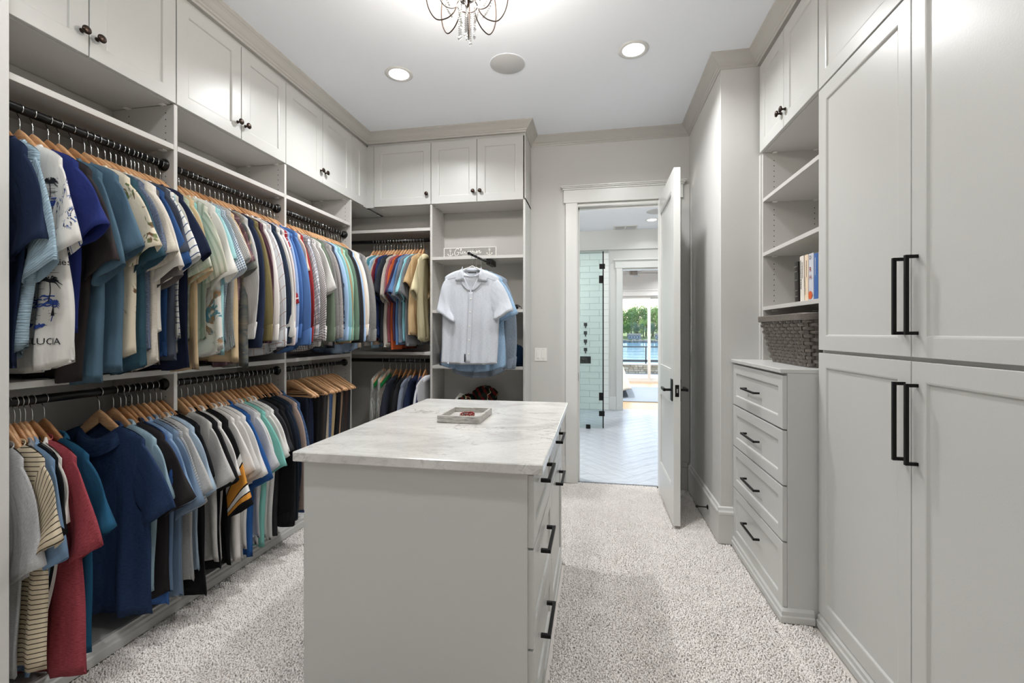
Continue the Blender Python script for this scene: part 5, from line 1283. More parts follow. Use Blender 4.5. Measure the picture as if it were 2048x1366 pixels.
struct('ceiling_bedroom', MB().box(EXL, EXR, YF+0.12, YD+0.2, EH, EH+0.1, 0), M['ceil'], 'white painted ceiling of the bedroom', 'ceiling')
DX0, DX1 = -0.35, 3.15
struct('wall_bedroom_window', MB().box(EXL, DX0, YD, YD+0.2, 0, EH, 0).box(DX1, EXR, YD, YD+0.2, 0, EH, 0).box(DX0, DX1, YD, YD+0.2, 2.30, EH, 0), M['wall'], 'window wall of the bedroom', 'wall')
struct('wall_bedroom_near', MB().box(EXL, 0.43, Y1B, Y1B+0.01, 0, EH, 0).box(1.23, EXR, Y1B, Y1B+0.01, 0, EH, 0).box(0.43, 1.23, Y1B, Y1B+0.01, 2.39, EH, 0), M['wall'], 'bedroom side of the bathroom wall', 'wall')
struct('trim_16', MB().box(DX0-0.1, DX1+0.1, YD-0.025, YD, 2.27, 2.40, 0.002).box(DX0-0.12, DX1+0.12, YD-0.045, YD, 2.40, 2.43, 0.004), M['white'], 'white head casing over the sliding glass door', 'casing')
t = thing('window_1', 'white-framed sliding glass door facing the lake', 'glass door', (DX0, YD, 0), kind='structure')
obj('frame', MB().box(DX0, DX1, YD+0.01, YD+0.16, 0.0, 0.045), M['white'], t); obj('frame', MB().box(DX0, DX1, YD+0.01, YD+0.16, 2.235, 2.30), M['white'], t)
obj('frame', MB().box(DX0, DX0+0.05, YD+0.01, YD+0.16, 0.045, 2.235), M['white'], t); obj('frame', MB().box(DX1-0.05, DX1, YD+0.01, YD+0.16, 0.045, 2.235), M['white'], t)
edges = [DX0+0.05, 1.375, DX1-0.05]
for i in range(2):
    a, b_ = edges[i]-(0.035 if i else 0), edges[i+1]+(0.035 if i == 0 else 0); yo = YD+0.03+i*0.06
    s_ = obj('sash', MB().box(a, b_, yo, yo+0.045, 0.045, 0.105).box(a, b_, yo, yo+0.045, 2.195, 2.235).box(a, a+0.07, yo, yo+0.045, 0.105, 2.195).box(b_-0.07, b_, yo, yo+0.045, 0.105, 2.195), M['white'], t)
    obj('pane', MB().box(a+0.07, b_-0.07, yo+0.02, yo+0.026, 0.105, 2.195, 0), M['glass'], s_)
for bx_, by_, bl_ in ((-0.4, 9.2, 'left'), (2.2, 9.2, 'right'), (-0.4, 11.4, 'far left'), (2.2, 11.4, 'far right')): downlight(bx_, by_, EH, 'added bedroom ceiling light, out of view on the '+bl_, 55, 0.09)  # unseen downlights added to brighten the bedroom
# rug
obj('rug', MB().box(0.15, 3.6, 8.86, 11.2, 0.0005, 0.016, 0.006), M['rug'], None, org=(1.5, 10, 0), label='blue grey woven rug on the bedroom floor', cat='rug')
# bed corner with quilt
t = thing('bed', 'bed with ivory quilt hanging over its corner, bedroom', 'bed', (-0.45, 10.2, 0))
obj('frame', MB().box(-1.6, 0.52, 9.38, 11.2, 0.12, 0.30, 0.01), M['fanwood'], t)
for x, y in ((0.44, 9.44), (0.44, 11.12), (-1.52, 9.44), (-1.52, 11.12)): obj('leg', MB().box(x-0.04, x+0.04, y-0.04, y+0.04, 0.016, 0.12, 0.004), M['black'], t)
obj('mattress', MB().box(-1.6, 0.52, 9.38, 11.2, 0.30, 0.60, 0.04), M['bedwhite'], t)
rows = []; nu = 60
for k, (ex, z) in enumerate(((-0.35, 0.685), (-0.12, 0.70), (-0.03, 0.69), (0.02, 0.655), (0.05, 0.58), (0.10, 0.45), (0.155, 0.32), (0.20, 0.21), (0.215, 0.17), (0.19, 0.175), (0.14, 0.30), (0.06, 0.5))):
    ring = []
    for j in range(nu):
        q = 2*PI*j/nu; cx, sx = math.cos(q), math.sin(q); e = 0.28
        hx_, hy_ = 1.06+ex, 0.91+ex; w = 0.022*math.sin(9*q)*max(0, (0.6-z))*1.6
        ring.append((-0.54+(hx_+w)*math.copysign(abs(cx)**e, cx), 10.29+(hy_+w)*math.copysign(abs(sx)**e, sx), z+(0.012*math.sin(7*q) if z < 0.5 else 0)))
    rows.append(ring)
obj('quilt', MB().grid(np.array(rows), True, True, False), M['bedwhite'], t, True)
# ceiling fan
fx, fy, fz = 0.785, 10.0, 2.60
t = thing('ceiling_fan', 'grey wooden ceiling fan in the bedroom', 'fan', (fx, fy, EH))
obj('downrod', MB().tube([(fx, fy, EH), (fx, fy, fz+0.06)], 0.014, 12), M['bronze'], t, True)
obj('motor', MB().lathe([(0.06, 0.07), (0.085, 0.06), (0.088, -0.055), (0.06, -0.07), (0.001, -0.072)], (fx, fy, fz-0.005), (0, 0, 1), 28), M['fanwood'], t, True)
for k in range(5):
    a = math.radians(8+72*k); u = np.array((math.cos(a), math.sin(a), 0)); v = np.array((-u[1], u[0], 0)); R = []
    for s, w, dz in ((0.07, 0.03, 0), (0.14, 0.045, 0), (0.3, 0.062, 0), (0.6, 0.068, 0.004), (0.72, 0.055, 0.006), (0.75, 0.02, 0.006)):
        c = np.array((fx, fy, fz-0.02))+u*s; tl = 0.22
        R.append([c+v*w+np.array((0, 0, w*tl+0.004)), c-v*w+np.array((0, 0, -w*tl+0.004)), c-v*w+np.array((0, 0, -w*tl-0.004)), c+v*w+np.array((0, 0, w*tl-0.004))])
    obj('blade', MB().grid(np.array(R), True, True, True), M['fanwood'], t)

# ------------------------------------------------------------------ outside: terrace, lake, far shore
def stonemat():
    t = NT('stacked_stone'); o = t.obj(); r = t.n('ShaderNodeObjectInfo').outputs['Random']
    f = t.math('ADD', t.math('MULTIPLY', r, 0.6), t.math('MULTIPLY', t.noise(o, 22, 4), 0.5))
    return t.pbr(t.ramp(f, [(0.15, lin((150, 140, 118))), (0.5, lin((196, 186, 164))), (0.9, lin((222, 216, 200)))]), 0.9, normal=t.bump(t.noise(o, 40, 4), 0.6, 0.02))
M['stone'] = stonemat(); M['concrete'] = paint('terrace_concrete', (214, 208, 198), 0.85, 0.2, 30)
struct('floor_terrace', MB().box(-6, 12, YD+0.2, 17.2, -0.4, -0.14, 0), M['concrete'], 'pale terrace paving outside the glass door', 'floor')
t = thing('stone_wall', 'low stacked stone wall along the terrace', 'wall', (2.0, 16.7, -0.14))
obj('core', MB().box(0.0, 5.5, 16.60, 16.95, -0.139, 0.16, 0), M['grout'], t)
rs_ = random.Random(8); sh_ = []
for k in range(6): sh_.append(MB().box(-0.5, 0.5, -0.05, 0.05, -0.5, 0.5, 0.03).mesh('stone', M['stone']))
y_ = 16.585
for r in range(4):
    x = 0.55+rs_.random()*0.1; z = -0.139+r*0.0745
    while x < 4.2:
        w = rs_.uniform(0.10, 0.26)
        o = piece('stone', sh_[rs_.randrange(6)], t, (x+w/2-2.0, y_-16.7+rs_.uniform(-0.012, 0.012), z+0.037+0.14), (0, 0, rs_.uniform(-0.04, 0.04)), (w-0.008, 0.8, 0.068)); x += w
obj('cap', MB().box(0.0, 5.5, 16.50, 17.0, 0.16, 0.20, 0.006), M['concrete'], t)
M['railgrey'] = plainm('railing_grey', (64, 72, 80), 0.5, 0.3)
t = thing('terrace_railing', 'dark cable railing on top of the stone wall', 'railing', (2.2, 16.75, 0.20))
obj('top_rail', MB().box(0.0, 5.5, 16.72, 16.78, 0.775, 0.815, 0.003), M['railgrey'], t)
obj('bottom_rail', MB().box(0.0, 5.5, 16.73, 16.77, 0.255, 0.335, 0.003), M['railgrey'], t)
for x in (0.25, 1.74, 3.25, 4.75): obj('post', MB().box(x-0.022, x+0.022, 16.73, 16.77, 0.20, 0.775, 0.002), M['railgrey'], t)
for k in range(3): obj('cable', MB().tube([(0.0, 16.75, 0.42+0.1*k), (5.5, 16.75, 0.42+0.1*k)], 0.0035, 6), M['railgrey'], t)
ZWA = -3.75
def water():
    t = NT('lake_water'); o = t.obj(); f = t.noise(t.mapping(o, (0.25, 1.2, 1)), 1.0, 4, 0.6)
    return t.pbr(lin((92, 150, 178)), 0.12, normal=t.bump(f, 0.35, 0.2))
M['water'] = water()
struct('lake_water', MB().box(-160, 300, 22, 236, ZWA-1, ZWA, 0), M['water'], 'blue lake between terrace and far shore', 'lake')
M['bank'] = paint('bank_earth', (150, 142, 112), 0.95, 0.6, 0.8); M['lawn'] = paint('lawn', (118, 138, 78), 0.95, 0.5, 1.5); M['rock'] = paint('shore_rock', (146, 140, 130), 0.9, 0.8, 1.2)
struct('ground_shore', MB().add([(-160, 226, ZWA-0.5), (300, 226, ZWA-0.5), (300, 229, -2.4), (-160, 229, -2.4), (300, 240, -1.6), (-160, 240, -1.6), (300, 420, 6), (-160, 420, 6)], [[0, 1, 2, 3], [3, 2, 4, 5], [5, 4, 6, 7]]), M['lawn'], 'grassy far shore of the lake', 'ground')
rk = MB(); rr = random.Random(2)
for i in range(170): x = 5+70*i/170+rr.uniform(-.3, .3); rk.sphere((x, 225.5+rr.uniform(-0.8, 0.8), ZWA+0.35+rr.uniform(0, 0.5)), rr.uniform(0.5, 0.95), 6, 4)
obj('shore_rocks', rk, M['rock'], None, org=(40, 226, ZWA), kind='stuff', label='band of grey rocks along the far waterline', cat='rocks')
struct('ground_slope', MB().add([(-160, 17.2, -0.4), (300, 17.2, -0.4), (300, 24, ZWA-0.5), (-160, 24, ZWA-0.5)], [[0, 1, 2, 3]]), M['lawn'], 'grass slope from the terrace to the lake', 'ground')
# far trees
def leafmat(name, a, b):
    t = NT(name); r = t.n('ShaderNodeNewGeometry').outputs['Random Per Island']; o = t.obj()
    f = t.math('ADD', t.math('MULTIPLY', r, 0.75), t.math('MULTIPLY', t.noise(o, 0.35, 2), 0.3))
    return t.pbr(t.ramp(f, [(0.1, lin(a)), (0.9, lin(b))]), 0.8, spec=0.1)
LEAF = [leafmat('leaf_bright', (110, 146, 58), (206, 222, 132)), leafmat('leaf_mid', (80, 116, 58), (160, 188, 110)), leafmat('leaf_blue', (66, 100, 78), (134, 164, 128))]
M['bark'] = plainm('tree_bark', (92, 80, 66), 0.9)
def crown(seed, n=4200):
    rg = np.random.default_rng(seed); nb = 16
    cen = np.stack([rg.normal(0, 0.42, nb), rg.normal(0, 0.42, nb), rg.uniform(0.25, 1.35, nb)], 1); cen[:, :2] *= (1.25-0.55*cen[:, 2:]/1.35); rad = rg.uniform(0.24, 0.42, nb)
    i = rg.integers(0, nb, n); d = rg.normal(0, 1, (n, 3)); d /= np.linalg.norm(d, axis=1)[:, None]; p = cen[i]+d*rad[i][:, None]*rg.uniform(0.75, 1.05, (n, 1)); s = rg.uniform(0.022, 0.05, (n, 1))
    a = rg.normal(0, 1, (n, 3)); a -= d*np.sum(a*d, 1)[:, None]*0.6; a /= np.linalg.norm(a, axis=1)[:, None]; b = np.cross(d, a)
    V = np.stack([p+a*s, p+b*s*0.8, p-a*s, p-b*s*0.8], 1).reshape(-1, 3); F = (np.arange(n)[:, None]*4+np.arange(4)).tolist()
    return V, F
CR = [crown(k) for k in range(4)]
CM = [[MB().add(v, f).mesh('crown', m) for v, f in CR] for m in LEAF]
TRK = MB().tube([(0, 0, -0.02), (0.01, 0, 0.3), (0.0, 0.01, 0.7)], [0.035, 0.028, 0.015], 8).mesh('trunk', M['bark'], True)
rt = random.Random(21); KIN = ('bright green', 'mid green', 'blue green'); used = set()
def tree(x, y, h, w, mi, label):
    t = thing('far_tree', label, 'tree', (x, y, -1.7+(y-240)*0.042 if y > 240 else -1.7), 'trees on the far shore')
    piece('trunk', TRK, t, (0, 0, 0), None, (h*0.7, h*0.7, h*0.7)); k = h/1.95; piece('crown', CM[mi][rt.randrange(4)], t, (0, 0, h*0.12), (0, 0, rt.uniform(0, 6)), (k*w, k*w, k*0.95))
ORD = ('first', 'second', 'third', 'fourth', 'fifth', 'sixth', 'seventh', 'eighth', 'ninth', 'tenth', 'eleventh', 'twelfth')
n1, n2 = 7, 8
for i in range(n1):
    x = 12+i*4.0+rt.uniform(-0.7, 0.7); mi = (2, 1, 2, 0, 2, 1, 0, 2, 1)[i]
    tree(x, 240+rt.uniform(-1.5, 1.5), rt.uniform(8.5, 11.5), rt.uniform(0.62, 0.8), mi, '%s tree, %s from the left, near the far waterline' % (KIN[mi], ORD[i]))
for i in range(n2):
    x = 9.5+i*4.2+rt.uniform(-0.8, 0.8); mi = (0, 0, 1, 0, 1, 0, 1, 2, 1, 0, 1)[i]
    tree(x, 254+rt.uniform(-3, 3), rt.uniform(16.5, 19.5), rt.uniform(0.62, 0.8), mi, 'tall %s tree, %s from the left, in the back row' % (KIN[mi], ORD[i]))
# two houses among the trees
M['siding'] = paint('shaded_house_siding', (120, 130, 142), 0.7, 0.1, 3); M['roofm'] = plainm('house_roof', (78, 86, 84), 0.8); M['pane_dark'] = plainm('house_pane', (72, 88, 104), 0.15)  # tree shade over the houses is put into the bluish siding colour
for hx0, hw_, lb in ((15.5, 6.0, 'white lake house among trees on the left far shore'), (28.5, 6.0, 'pale lake house among trees on the right far shore')):
    y0_ = 229.9; z0_ = -2.35; t = thing('lake_house', lb, 'house', (hx0+hw_/2, y0_, z0_), 'houses on the far shore')
    obj('walls', MB().box(hx0, hx0+hw_, y0_, y0_+3.5, z0_, z0_+2.1, 0.02), M['siding'], t)
    b = MB().add([(hx0-0.3, y0_-0.4, z0_+2.1), (hx0+hw_+0.3, y0_-0.4, z0_+2.1), (hx0+hw_+0.3, y0_+3.9, z0_+2.1), (hx0-0.3, y0_+3.9, z0_+2.1), (hx0-0.3, y0_+1.75, z0_+3.0), (hx0+hw_+0.3, y0_+1.75, z0_+3.0)], [[0, 1, 5, 4], [2, 3, 4, 5], [1, 2, 5], [3, 0, 4], [3, 2, 1, 0]])
    obj('roof', b, M['roofm'], t)
    for k in range(4):
        xx = hx0+0.5+k*(hw_-0.6)/4; f_ = obj('window', MB().box(xx, xx+1.0, y0_-0.08, y0_, z0_+0.6, z0_+1.7, 0.02), M['white'], t); obj('pane', MB().box(xx+0.12, xx+0.88, y0_-0.10, y0_-0.07, z0_+0.7, z0_+1.6, 0), M['pane_dark'], f_)
# ------------------------------------------------------------------ shirts on the valet rod
t = thing('valet_rod', 'black pull-out valet rod under the sign shelf', 'rod', (-0.90, 3.45, 1.905))
obj('rod', MB().tube([(-0.882, 3.69, 1.900), (-0.918, 3.235, 1.900)], 0.009, 14), M['rod'], t, True)
obj('housing', MB().box(-0.905, -0.862, 3.706, 3.90, 1.890, 1.936, 0.003), M['rod'], t)
obj('end_cap', MB().lathe([(0.012, 0), (0.0125, 0.006), (0.011, 0.012), (0.006, 0.014)], (-0.918, 3.238, 1.900), (-0.08, -1, 0), 16), M['rod'], t, True)
hook_me = MB().tube([(0.010*math.cos(a)-0.001, 0, 0.0105*math.sin(a)) for a in np.radians(np.linspace(-40, 200, 16))]+[(-0.008, 0, -0.014), (-0.002, 0, -0.03), (0, 0, -0.05), (0, 0, -0.085)], 0.0014, 7).mesh('hook', M['chrome'], True)
arm_w = MB().tube(catmull([(-0.186, 0, -0.176), (-0.175, 0, -0.168), (-0.02, 0, -0.090), (0, 0, -0.084), (0.02, 0, -0.090), (0.175, 0, -0.168), (0.186, 0, -0.176)], 6), 0.0035, 8).mesh('wire_arm', M['clip'], True)
bar_w = MB().tube([(-0.184, 0, -0.178), (0.184, 0, -0.178)], 0.0032, 8).mesh('cross_bar', M['clip'], True)
RV = random.Random(31)
def linen(name, spec):
    return fab(spec)
def hero(y, x, roll, label, kind, spec, details=None, **kw):
    g = Garment(kind, RV, M_=34, R_=40, **kw)
    t = thing('short_sleeved_shirt' if kind == 'shirt' else 'long_sleeved_shirt', label, 'shirt', (x, y, 1.900), 'shirts on the valet rod', rot=(0, roll, 0)); m = fab(spec)
    def part(nm, mb, mat):
        o = bpy.data.objects.new(nm, mb.mesh(nm, mat, True)); COL.objects.link(o); o.parent = t; ORG[o.name] = (0, 0, 0); return o
    part('body', g.body(), m)
    for sg in (1, -1):
        mb, cf = g.sleeve(sg, kind == 'long'); s = part('sleeve', mb, m)
        if cf is not None: c = bpy.data.objects.new('cuff', cf.mesh('cuff', m, True)); COL.objects.link(c); c.parent = s
    if details: details(t, g, part, m)
    else: part('collar', g.collar(True), m)
    h = thing('wire_hanger', 'thin pale hanger of the '+label.split(' hanging')[0], 'hanger', (x, y, 1.900), 'hangers on the valet rod', rot=(0, roll, 0))
    piece('hook', hook_me, h, (0, 0, 0)); piece('wire_arm', arm_w, h, (0, 0, 0)); piece('cross_bar', bar_w, h, (0, 0, 0))
    return t
M['button'] = plainm('shell_button', (226, 224, 216), 0.3)
def camp(t, g, part, m):
    """open camp collar, placket, buttons and label of the white linen shirt"""
    def pt(x, z, off): x = np.array([x], float); z = np.array([z], float); return (float(x[0]), float(g.front_y(x, z)[0])-off, float(z[0]))
    def sheet(outline_rows, nm, off, mat=m, th=0.0022):
        R = []
        for row in outline_rows:
            a = [pt(x, z, off) for x, z in row]; R.append(a)
        R = np.array(R); B = R.copy(); B[:, :, 1] += th
        ring = np.concatenate([R, B[:, ::-1]], 1); return part(nm, MB().grid(ring, True, True, True), mat)
    # back neck inside + stand
    n = 24; q = np.linspace(0, 2*PI, n, endpoint=False); rows = []
    for o, dz in ((0.0, -0.006), (0.002, 0.014), (0.005, 0.020), (0.012, 0.012), (0.017, -0.01)):
        fr = (1-np.sin(q))/2; rows.append(np.stack([(0.080+o)*np.cos(q), (0.022+o*0.6)*np.sin(q), g.nz-0.012-0.050*fr**1.3+dz*(1-0.95*fr)], 1))
    part('collar_band', MB().grid(np.array(rows), True, flip=True), m)
    for s in (-1, 1):
        rows = []
        for k in np.linspace(0, 1, 9):
            a = np.array((s*(0.072-0.022*k**1.3), -0.088-0.092*k)); b_ = np.array((s*(0.076+0.046*min(1, k*1.5)), -0.100-0.098*k))
            if k > 0.85: a = np.array((s*0.052, -0.166-0.030*(k-0.85)/0.15))
            rows.append([tuple(a+(b_-a)*w) for w in np.linspace(0, 1, 6)])
        sheet(rows, 'collar_leaf', 0.0095, th=0.004)
        rows = []
        for k in np.linspace(0, 1, 7):
            a = np.array((s*(0.052-0.049*k), -0.170-0.100*k)); b_ = np.array((s*(0.078-0.070*k**2.2), -0.200-0.072*k))
            rows.append([tuple(a+(b_-a)*w) for w in np.linspace(0, 1, 5)])
        sheet(rows, 'lapel', 0.0062, th=0.003)
    # neck label and size tab inside the back
    part('neck_label', MB().box(-0.034, 0.030, 0.010, 0.0115, -0.135, -0.127, 0), M['ink_black'])
    part('size_tab', MB().box(0.042, 0.046, 0.009, 0.0105, -0.124, -0.112, 0), M['ink_black'])
    z = np.linspace(-0.268, -g.L+0.012, 22); sheet([[(-0.016+w*0.034, zz) for w in np.linspace(0, 1, 4)] for zz in z], 'placket', 0.0030)
    for zz in (-0.33, -0.43, -0.535, -0.64, -0.745): p = pt(0.002, zz, 0.0034); part('button', MB().lathe([(0.0052, 0), (0.0056, 0.001), (0.0045, 0.002), (0.001, 0.0018)], p, (0, -1, 0), 14), M['button'])
    c = pt(-0.022, -0.775, 0.002); part('hem_label', MB().box(c[0]-0.005, c[0]+0.005, c[1]-0.0012, c[1]+0.0004, c[2]-0.030, c[2]+0.030, 0), M['ink_black'])
    # yoke seams and pocket outline
    for s in (-1, 1):
        sheet([[(s*(0.10+0.022*k), -0.165-0.006*k+w*0.0025) for w in (0, 1)] for k in range(5)], 'yoke_seam', 0.0012, th=0.0008)
hero(3.315, -0.912, math.radians(2.5), 'white linen camp shirt hanging in front on the valet rod', 'shirt', 'h:d2d6dd:b9c0ca', camp, tail=0.010, L=0.825, nz=-0.098, tip=(0.335, -0.400), thick=0.012, fold=0.012, neck=0.082, w2=0.215)
hero(3.395, -0.905, math.radians(2), 'pale blue linen shirt hanging behind the white one', 'shirt', 'h:9dbcd8:7fa4c8', None, L=0.885, nz=-0.098, tip=(0.345, -0.425), thick=0.012, fold=0.014, w2=0.262)
hero(3.485, -0.890, math.radians(1), 'grey blue long-sleeved shirt hanging last on the valet rod', 'long', 'h:929fad:717e8e', None, L=0.94, nz=-0.098, thick=0.011, fold=0.012, w2=0.21)

# ------------------------------------------------------------------ shelf items
def blob(name, label, cat, c, r, mat, seed, amp=0.25, group=None, nu=40, nv=22, flat=0.0):
    rg = random.Random(seed); ph = [rg.uniform(0, 6) for _ in range(9)]; rows = []
    for i in range(nv):
        t_ = 0.03+(PI-0.06)*i/(nv-1); row = []
        for j in range(nu):
            q = 2*PI*j/nu; k = 1+amp*(0.4*math.sin(3*q+ph[0]+2*t_)*math.sin(2*t_+ph[1])+0.3*math.sin(5*q+ph[2]-3*t_)+0.22*math.sin(9*q+4*t_+ph[3])+0.16*math.sin(14*t_+3*q+ph[4]))*math.sin(t_)
            z = -math.cos(t_)*r[2]*k; row.append((c[0]+r[0]*k*math.sin(t_)*math.cos(q), c[1]+r[1]*k*math.sin(t_)*math.sin(q), max(c[2]+z, c[2]-r[2]*0.55)))
        rows.append(row)
    return MB().grid(np.array(rows), True, True, True, uv=np.array(rows)[:, :, [0, 2]]*1.0+5)
def scarfmat():
    t = NT('plaid_wool'); o = t.obj(); s = t.n('ShaderNodeSeparateXYZ'); t.t.links.new(t.mapping(o, (1, 1, 1), (0.5, 0.6, 0.3)), s.inputs[0])
    def st(x, per, w): return t.math('LESS_THAN', t.math('FRACT', t.math('DIVIDE', t.math('ADD', x, 10.0), per)), w)
    c = t.mix(t.math('MULTIPLY', st(s.outputs[0], 0.05, 0.4), 0.8), lin((26, 28, 26)), lin((104, 26, 30))); c = t.mix(t.math('MULTIPLY', st(s.outputs[2], 0.05, 0.4), 0.55), c, lin((20, 44, 30)))
    c = t.mix(st(s.outputs[1], 0.05, 0.07), c, lin((186, 168, 130))); return t.pbr(c, 0.95, normal=t.bump(t.noise(o, 120, 3), 0.6, 0.004), spec=0.1)
M['scarf'] = scarfmat()
SHY = YB
t = thing('plaid_scarf', 'crumpled dark red plaid scarf on the shelf below the shirts', 'scarf', (-0.99, 3.86, 0.70))
obj('main_fold', blob('', '', '', (-0.955, 3.87, 0.758), (0.105, 0.085, 0.095), None, 4, 0.30), M['scarf'], t, True)
obj('loose_end', blob('', '', '', (-1.10, 3.86, 0.728), (0.085, 0.08, 0.05), None, 9, 0.35), M['scarf'], t, True)
obj('folded_card', MB().add([(-1.235, 3.80, 0.701), (-1.17, 3.80, 0.701), (-1.12, 3.83, 0.775), (-1.17, 3.83, 0.79), (-1.235, 3.81, 0.702), (-1.17, 3.81, 0.702), (-1.12, 3.84, 0.776), (-1.17, 3.84, 0.791)], [[0, 1, 2, 3], [7, 6, 5, 4], [0, 4, 5, 1], [1, 5, 6, 2], [2, 6, 7, 3], [3, 7, 4, 0]]), M['card'], None, org=(-1.18, 3.82, 0.70), label='white folded paper leaning beside the plaid scarf', cat='paper')
obj('black_case', MB().box(-1.34, -1.255, 3.79, 3.88, 0.7005, 0.725, 0.006), plainm('black_leather', (22, 21, 21), 0.45), None, org=(-1.30, 3.83, 0.70), label='small flat black case left of the folded paper', cat='case')
M['capnavy'] = fab('p:1c3658')
def cap(name, label, x, y, z, col, s=1.0, w=0.085):
    t = thing(name, label, 'hat', (x, y, z)); rows = []
    for k, (r, h) in enumerate(((w, 0.0), (w*1.03, 0.03), (w*0.97, 0.08), (w*0.80, 0.115), (w*0.45, 0.135), (0.004, 0.14))):
        rows.append([(x+r*math.cos(q)*(1+0.03*math.sin(6*q)), y+r*1.05*math.sin(q), z+0.001+h*s) for q in np.linspace(0, 2*PI, 30, endpoint=False)])
    obj('crown', MB().grid(np.array(rows), True, True, True, uv=np.array(rows)[:, :, [0, 2]]+5), col, t, True)
    R = []
    for k, d in enumerate(np.linspace(0, 1, 6)):
        R.append([(x+w*(1.0-0.10*d)*math.sin(a), y-w*1.03*math.cos(a)-0.065*d*math.cos(a*0.9), z+0.012+0.003*d-0.012*(a/1.2)**2*d) for a in np.linspace(-1.15, 1.15, 12)])
    R = np.array(R); B = R.copy(); B[:, :, 2] -= 0.003; obj('brim', MB().grid(np.concatenate([R, B[:, ::-1]], 1), True, True, True, uv=np.concatenate([R, B], 1)[:, :, :2]+5), col, t, True)
    obj('button', MB().sphere((x, y, z+0.142*s), 0.006), col, t, True); return t
cap('baseball_cap', 'navy blue cap at the right end of the middle shelf', -0.665, 3.86, 1.035, fab('h:244a70:16304e'), 1.25, 0.066)
cap('baseball_cap', 'dark cap behind the shirts at the left of the middle shelf', -1.285, 3.86, 1.035, fab('h:22283a:3c4660'), 1.2, 0.075)
t = thing('sunglasses', 'dark sunglasses at the right of the upper middle shelf', 'glasses', (-0.70, 3.80, 1.51))
obj('frame', MB().tube(catmull([(-0.765, 3.79, 1.530), (-0.755, 3.785, 1.548), (-0.725, 3.782, 1.550), (-0.70, 3.782, 1.542), (-0.675, 3.782, 1.550), (-0.645, 3.785, 1.548), (-0.635, 3.79, 1.530)], 5), 0.0035, 8), M['black'], t, True)
for x in (-0.733, -0.667): obj('lens', MB().lathe([(0.024, 0), (0.024, 0.003), (0.012, 0.0045)], (x, 3.786, 1.531), (0, -1, 0), 20, (1, 0.78)), M['black'], t, True)
for x in (-0.765, -0.635): obj('temple', MB().tube([(x, 3.79, 1.540), (x, 3.86, 1.540), (x, 3.90, 1.516)], 0.0028, 8), M['black'], t, True)

# ------------------------------------------------------------------ books on the right shelf
BZ = 1.4755; bxf = 1.028
def book(y0, th, h, cover, label, d=0.16, tilt=0.0, spine=None, x=bxf):
    t = thing('book', label, 'book', (x, y0, BZ), 'books on the right shelf', rot=(tilt, 0, 0)); ORG[t.name] = (0, 0, 0)
    cv = plainm('book_cover', cover, 0.45) if not isinstance(cover, bpy.types.Material) else cover
    b = MB().box(0, d, 0.0, 0.0025, 0, h, 0.0004).box(0, d, th-0.0025, th, 0, h, 0.0004)
    R = [[(0.0-0.003*math.sin(PI*k/6), th*k/6, z) for k in range(7)]+[(0.003, th*(6-k)/6, z) for k in range(7)] for z in (0, h)]
    b.grid(np.array(R), True, True, True)
    c = obj('cover', b, cv, t)
    obj('pages', MB().box(0.004, d-0.004, 0.0026, th-0.0026, 0.003, h-0.004, 0), M['paper'], t)
    if spine: spine(t, th, h)
    return t
M['paper'] = plainm('book_paper', (224, 214, 194), 0.9); M['ink_red'] = plainm('ink_red', (150, 36, 34), 0.6); M['ink_orange'] = plainm('ink_orange', (206, 92, 44), 0.6); M['gilt'] = plainm('gilt_grey', (120, 116, 108), 0.4)
def marks(rows, mat, w=0.35):
    def f(t, th, h):
        rg = random.Random(int(h*1e5)); b = MB()
        for (z0, z1, yc, yw) in rows:
            z = z1
            while z > z0: l = rg.uniform(0.003, 0.0065); b.add([(-0.0034, th*(yc-yw), z-l), (-0.0034, th*(yc+yw), z-l), (-0.0034, th*(yc+yw), z), (-0.0034, th*(yc-yw), z)], [[0, 1, 2, 3]]); z -= l+0.0022
        obj('spine_print', b, mat, t)
    return f
def rh(t, th, h):
    b = MB()
    for key, z, k in (('D', 0.208, None), ('R', 0.150, 'ink_red'), ('H', 0.112, 'ink_red')):
        V, F = TEXT[key]; P = np.stack([np.full(len(V), -0.0042), th*0.5-V[:, 0]*1.0, z+V[:, 1]], 1); obj('spine_letter', MB().add(P, F), M[k] if k else M['ink_black'], t)
    q = np.linspace(0, 2*PI, 16, endpoint=False); obj('spine_picture', MB().add([(-0.0042, th*0.5+th*0.38*math.cos(a), 0.026+0.020*math.sin(a)) for a in q], [list(range(16))]), M['ink_orange'], t)
def bands(t, th, h):
    for z in (0.03, 0.06, 0.115, 0.16, 0.185): obj('spine_band', MB().box(-0.0046, -0.002, th*0.1, th*0.9, z, z+0.004, 0), M['gilt'], t)
book(2.575, 0.046, 0.212, (38, 34, 32), 'black leather-bound book at the left of the row', tilt=math.radians(-2.5), spine=bands)
book(2.512, 0.044, 0.232, (222, 216, 206), 'white book with black spine print next to the black one', tilt=math.radians(-1.5), spine=marks([(0.07, 0.21, 0.62, 0.11), (0.12, 0.2, 0.25, 0.05)], M['ink_black']))
book(2.468, 0.040, 0.230, (226, 204, 178), 'cream book with small dark spine print', spine=marks([(0.12, 0.2, 0.35, 0.07), (0.03, 0.12, 0.7, 0.05)], M['ink_black']))
book(2.412, 0.052, 0.228, (196, 198, 206), 'pale grey book with red letters and orange picture', spine=rh)
book(2.368, 0.041, 0.220, (56, 96, 158), 'blue book between the grey and the last white book', spine=marks([(0.12, 0.2, 0.5, 0.06)], M['paper']))
book(2.330, 0.034, 0.222, (218, 214, 204), 'white book with dark print beside the wardrobe', spine=marks([(0.06, 0.2, 0.6, 0.08)], M['ink_black']))
book(2.296, 0.030, 0.212, (190, 180, 164), 'tan book mostly hidden by the wardrobe edge', spine=None)

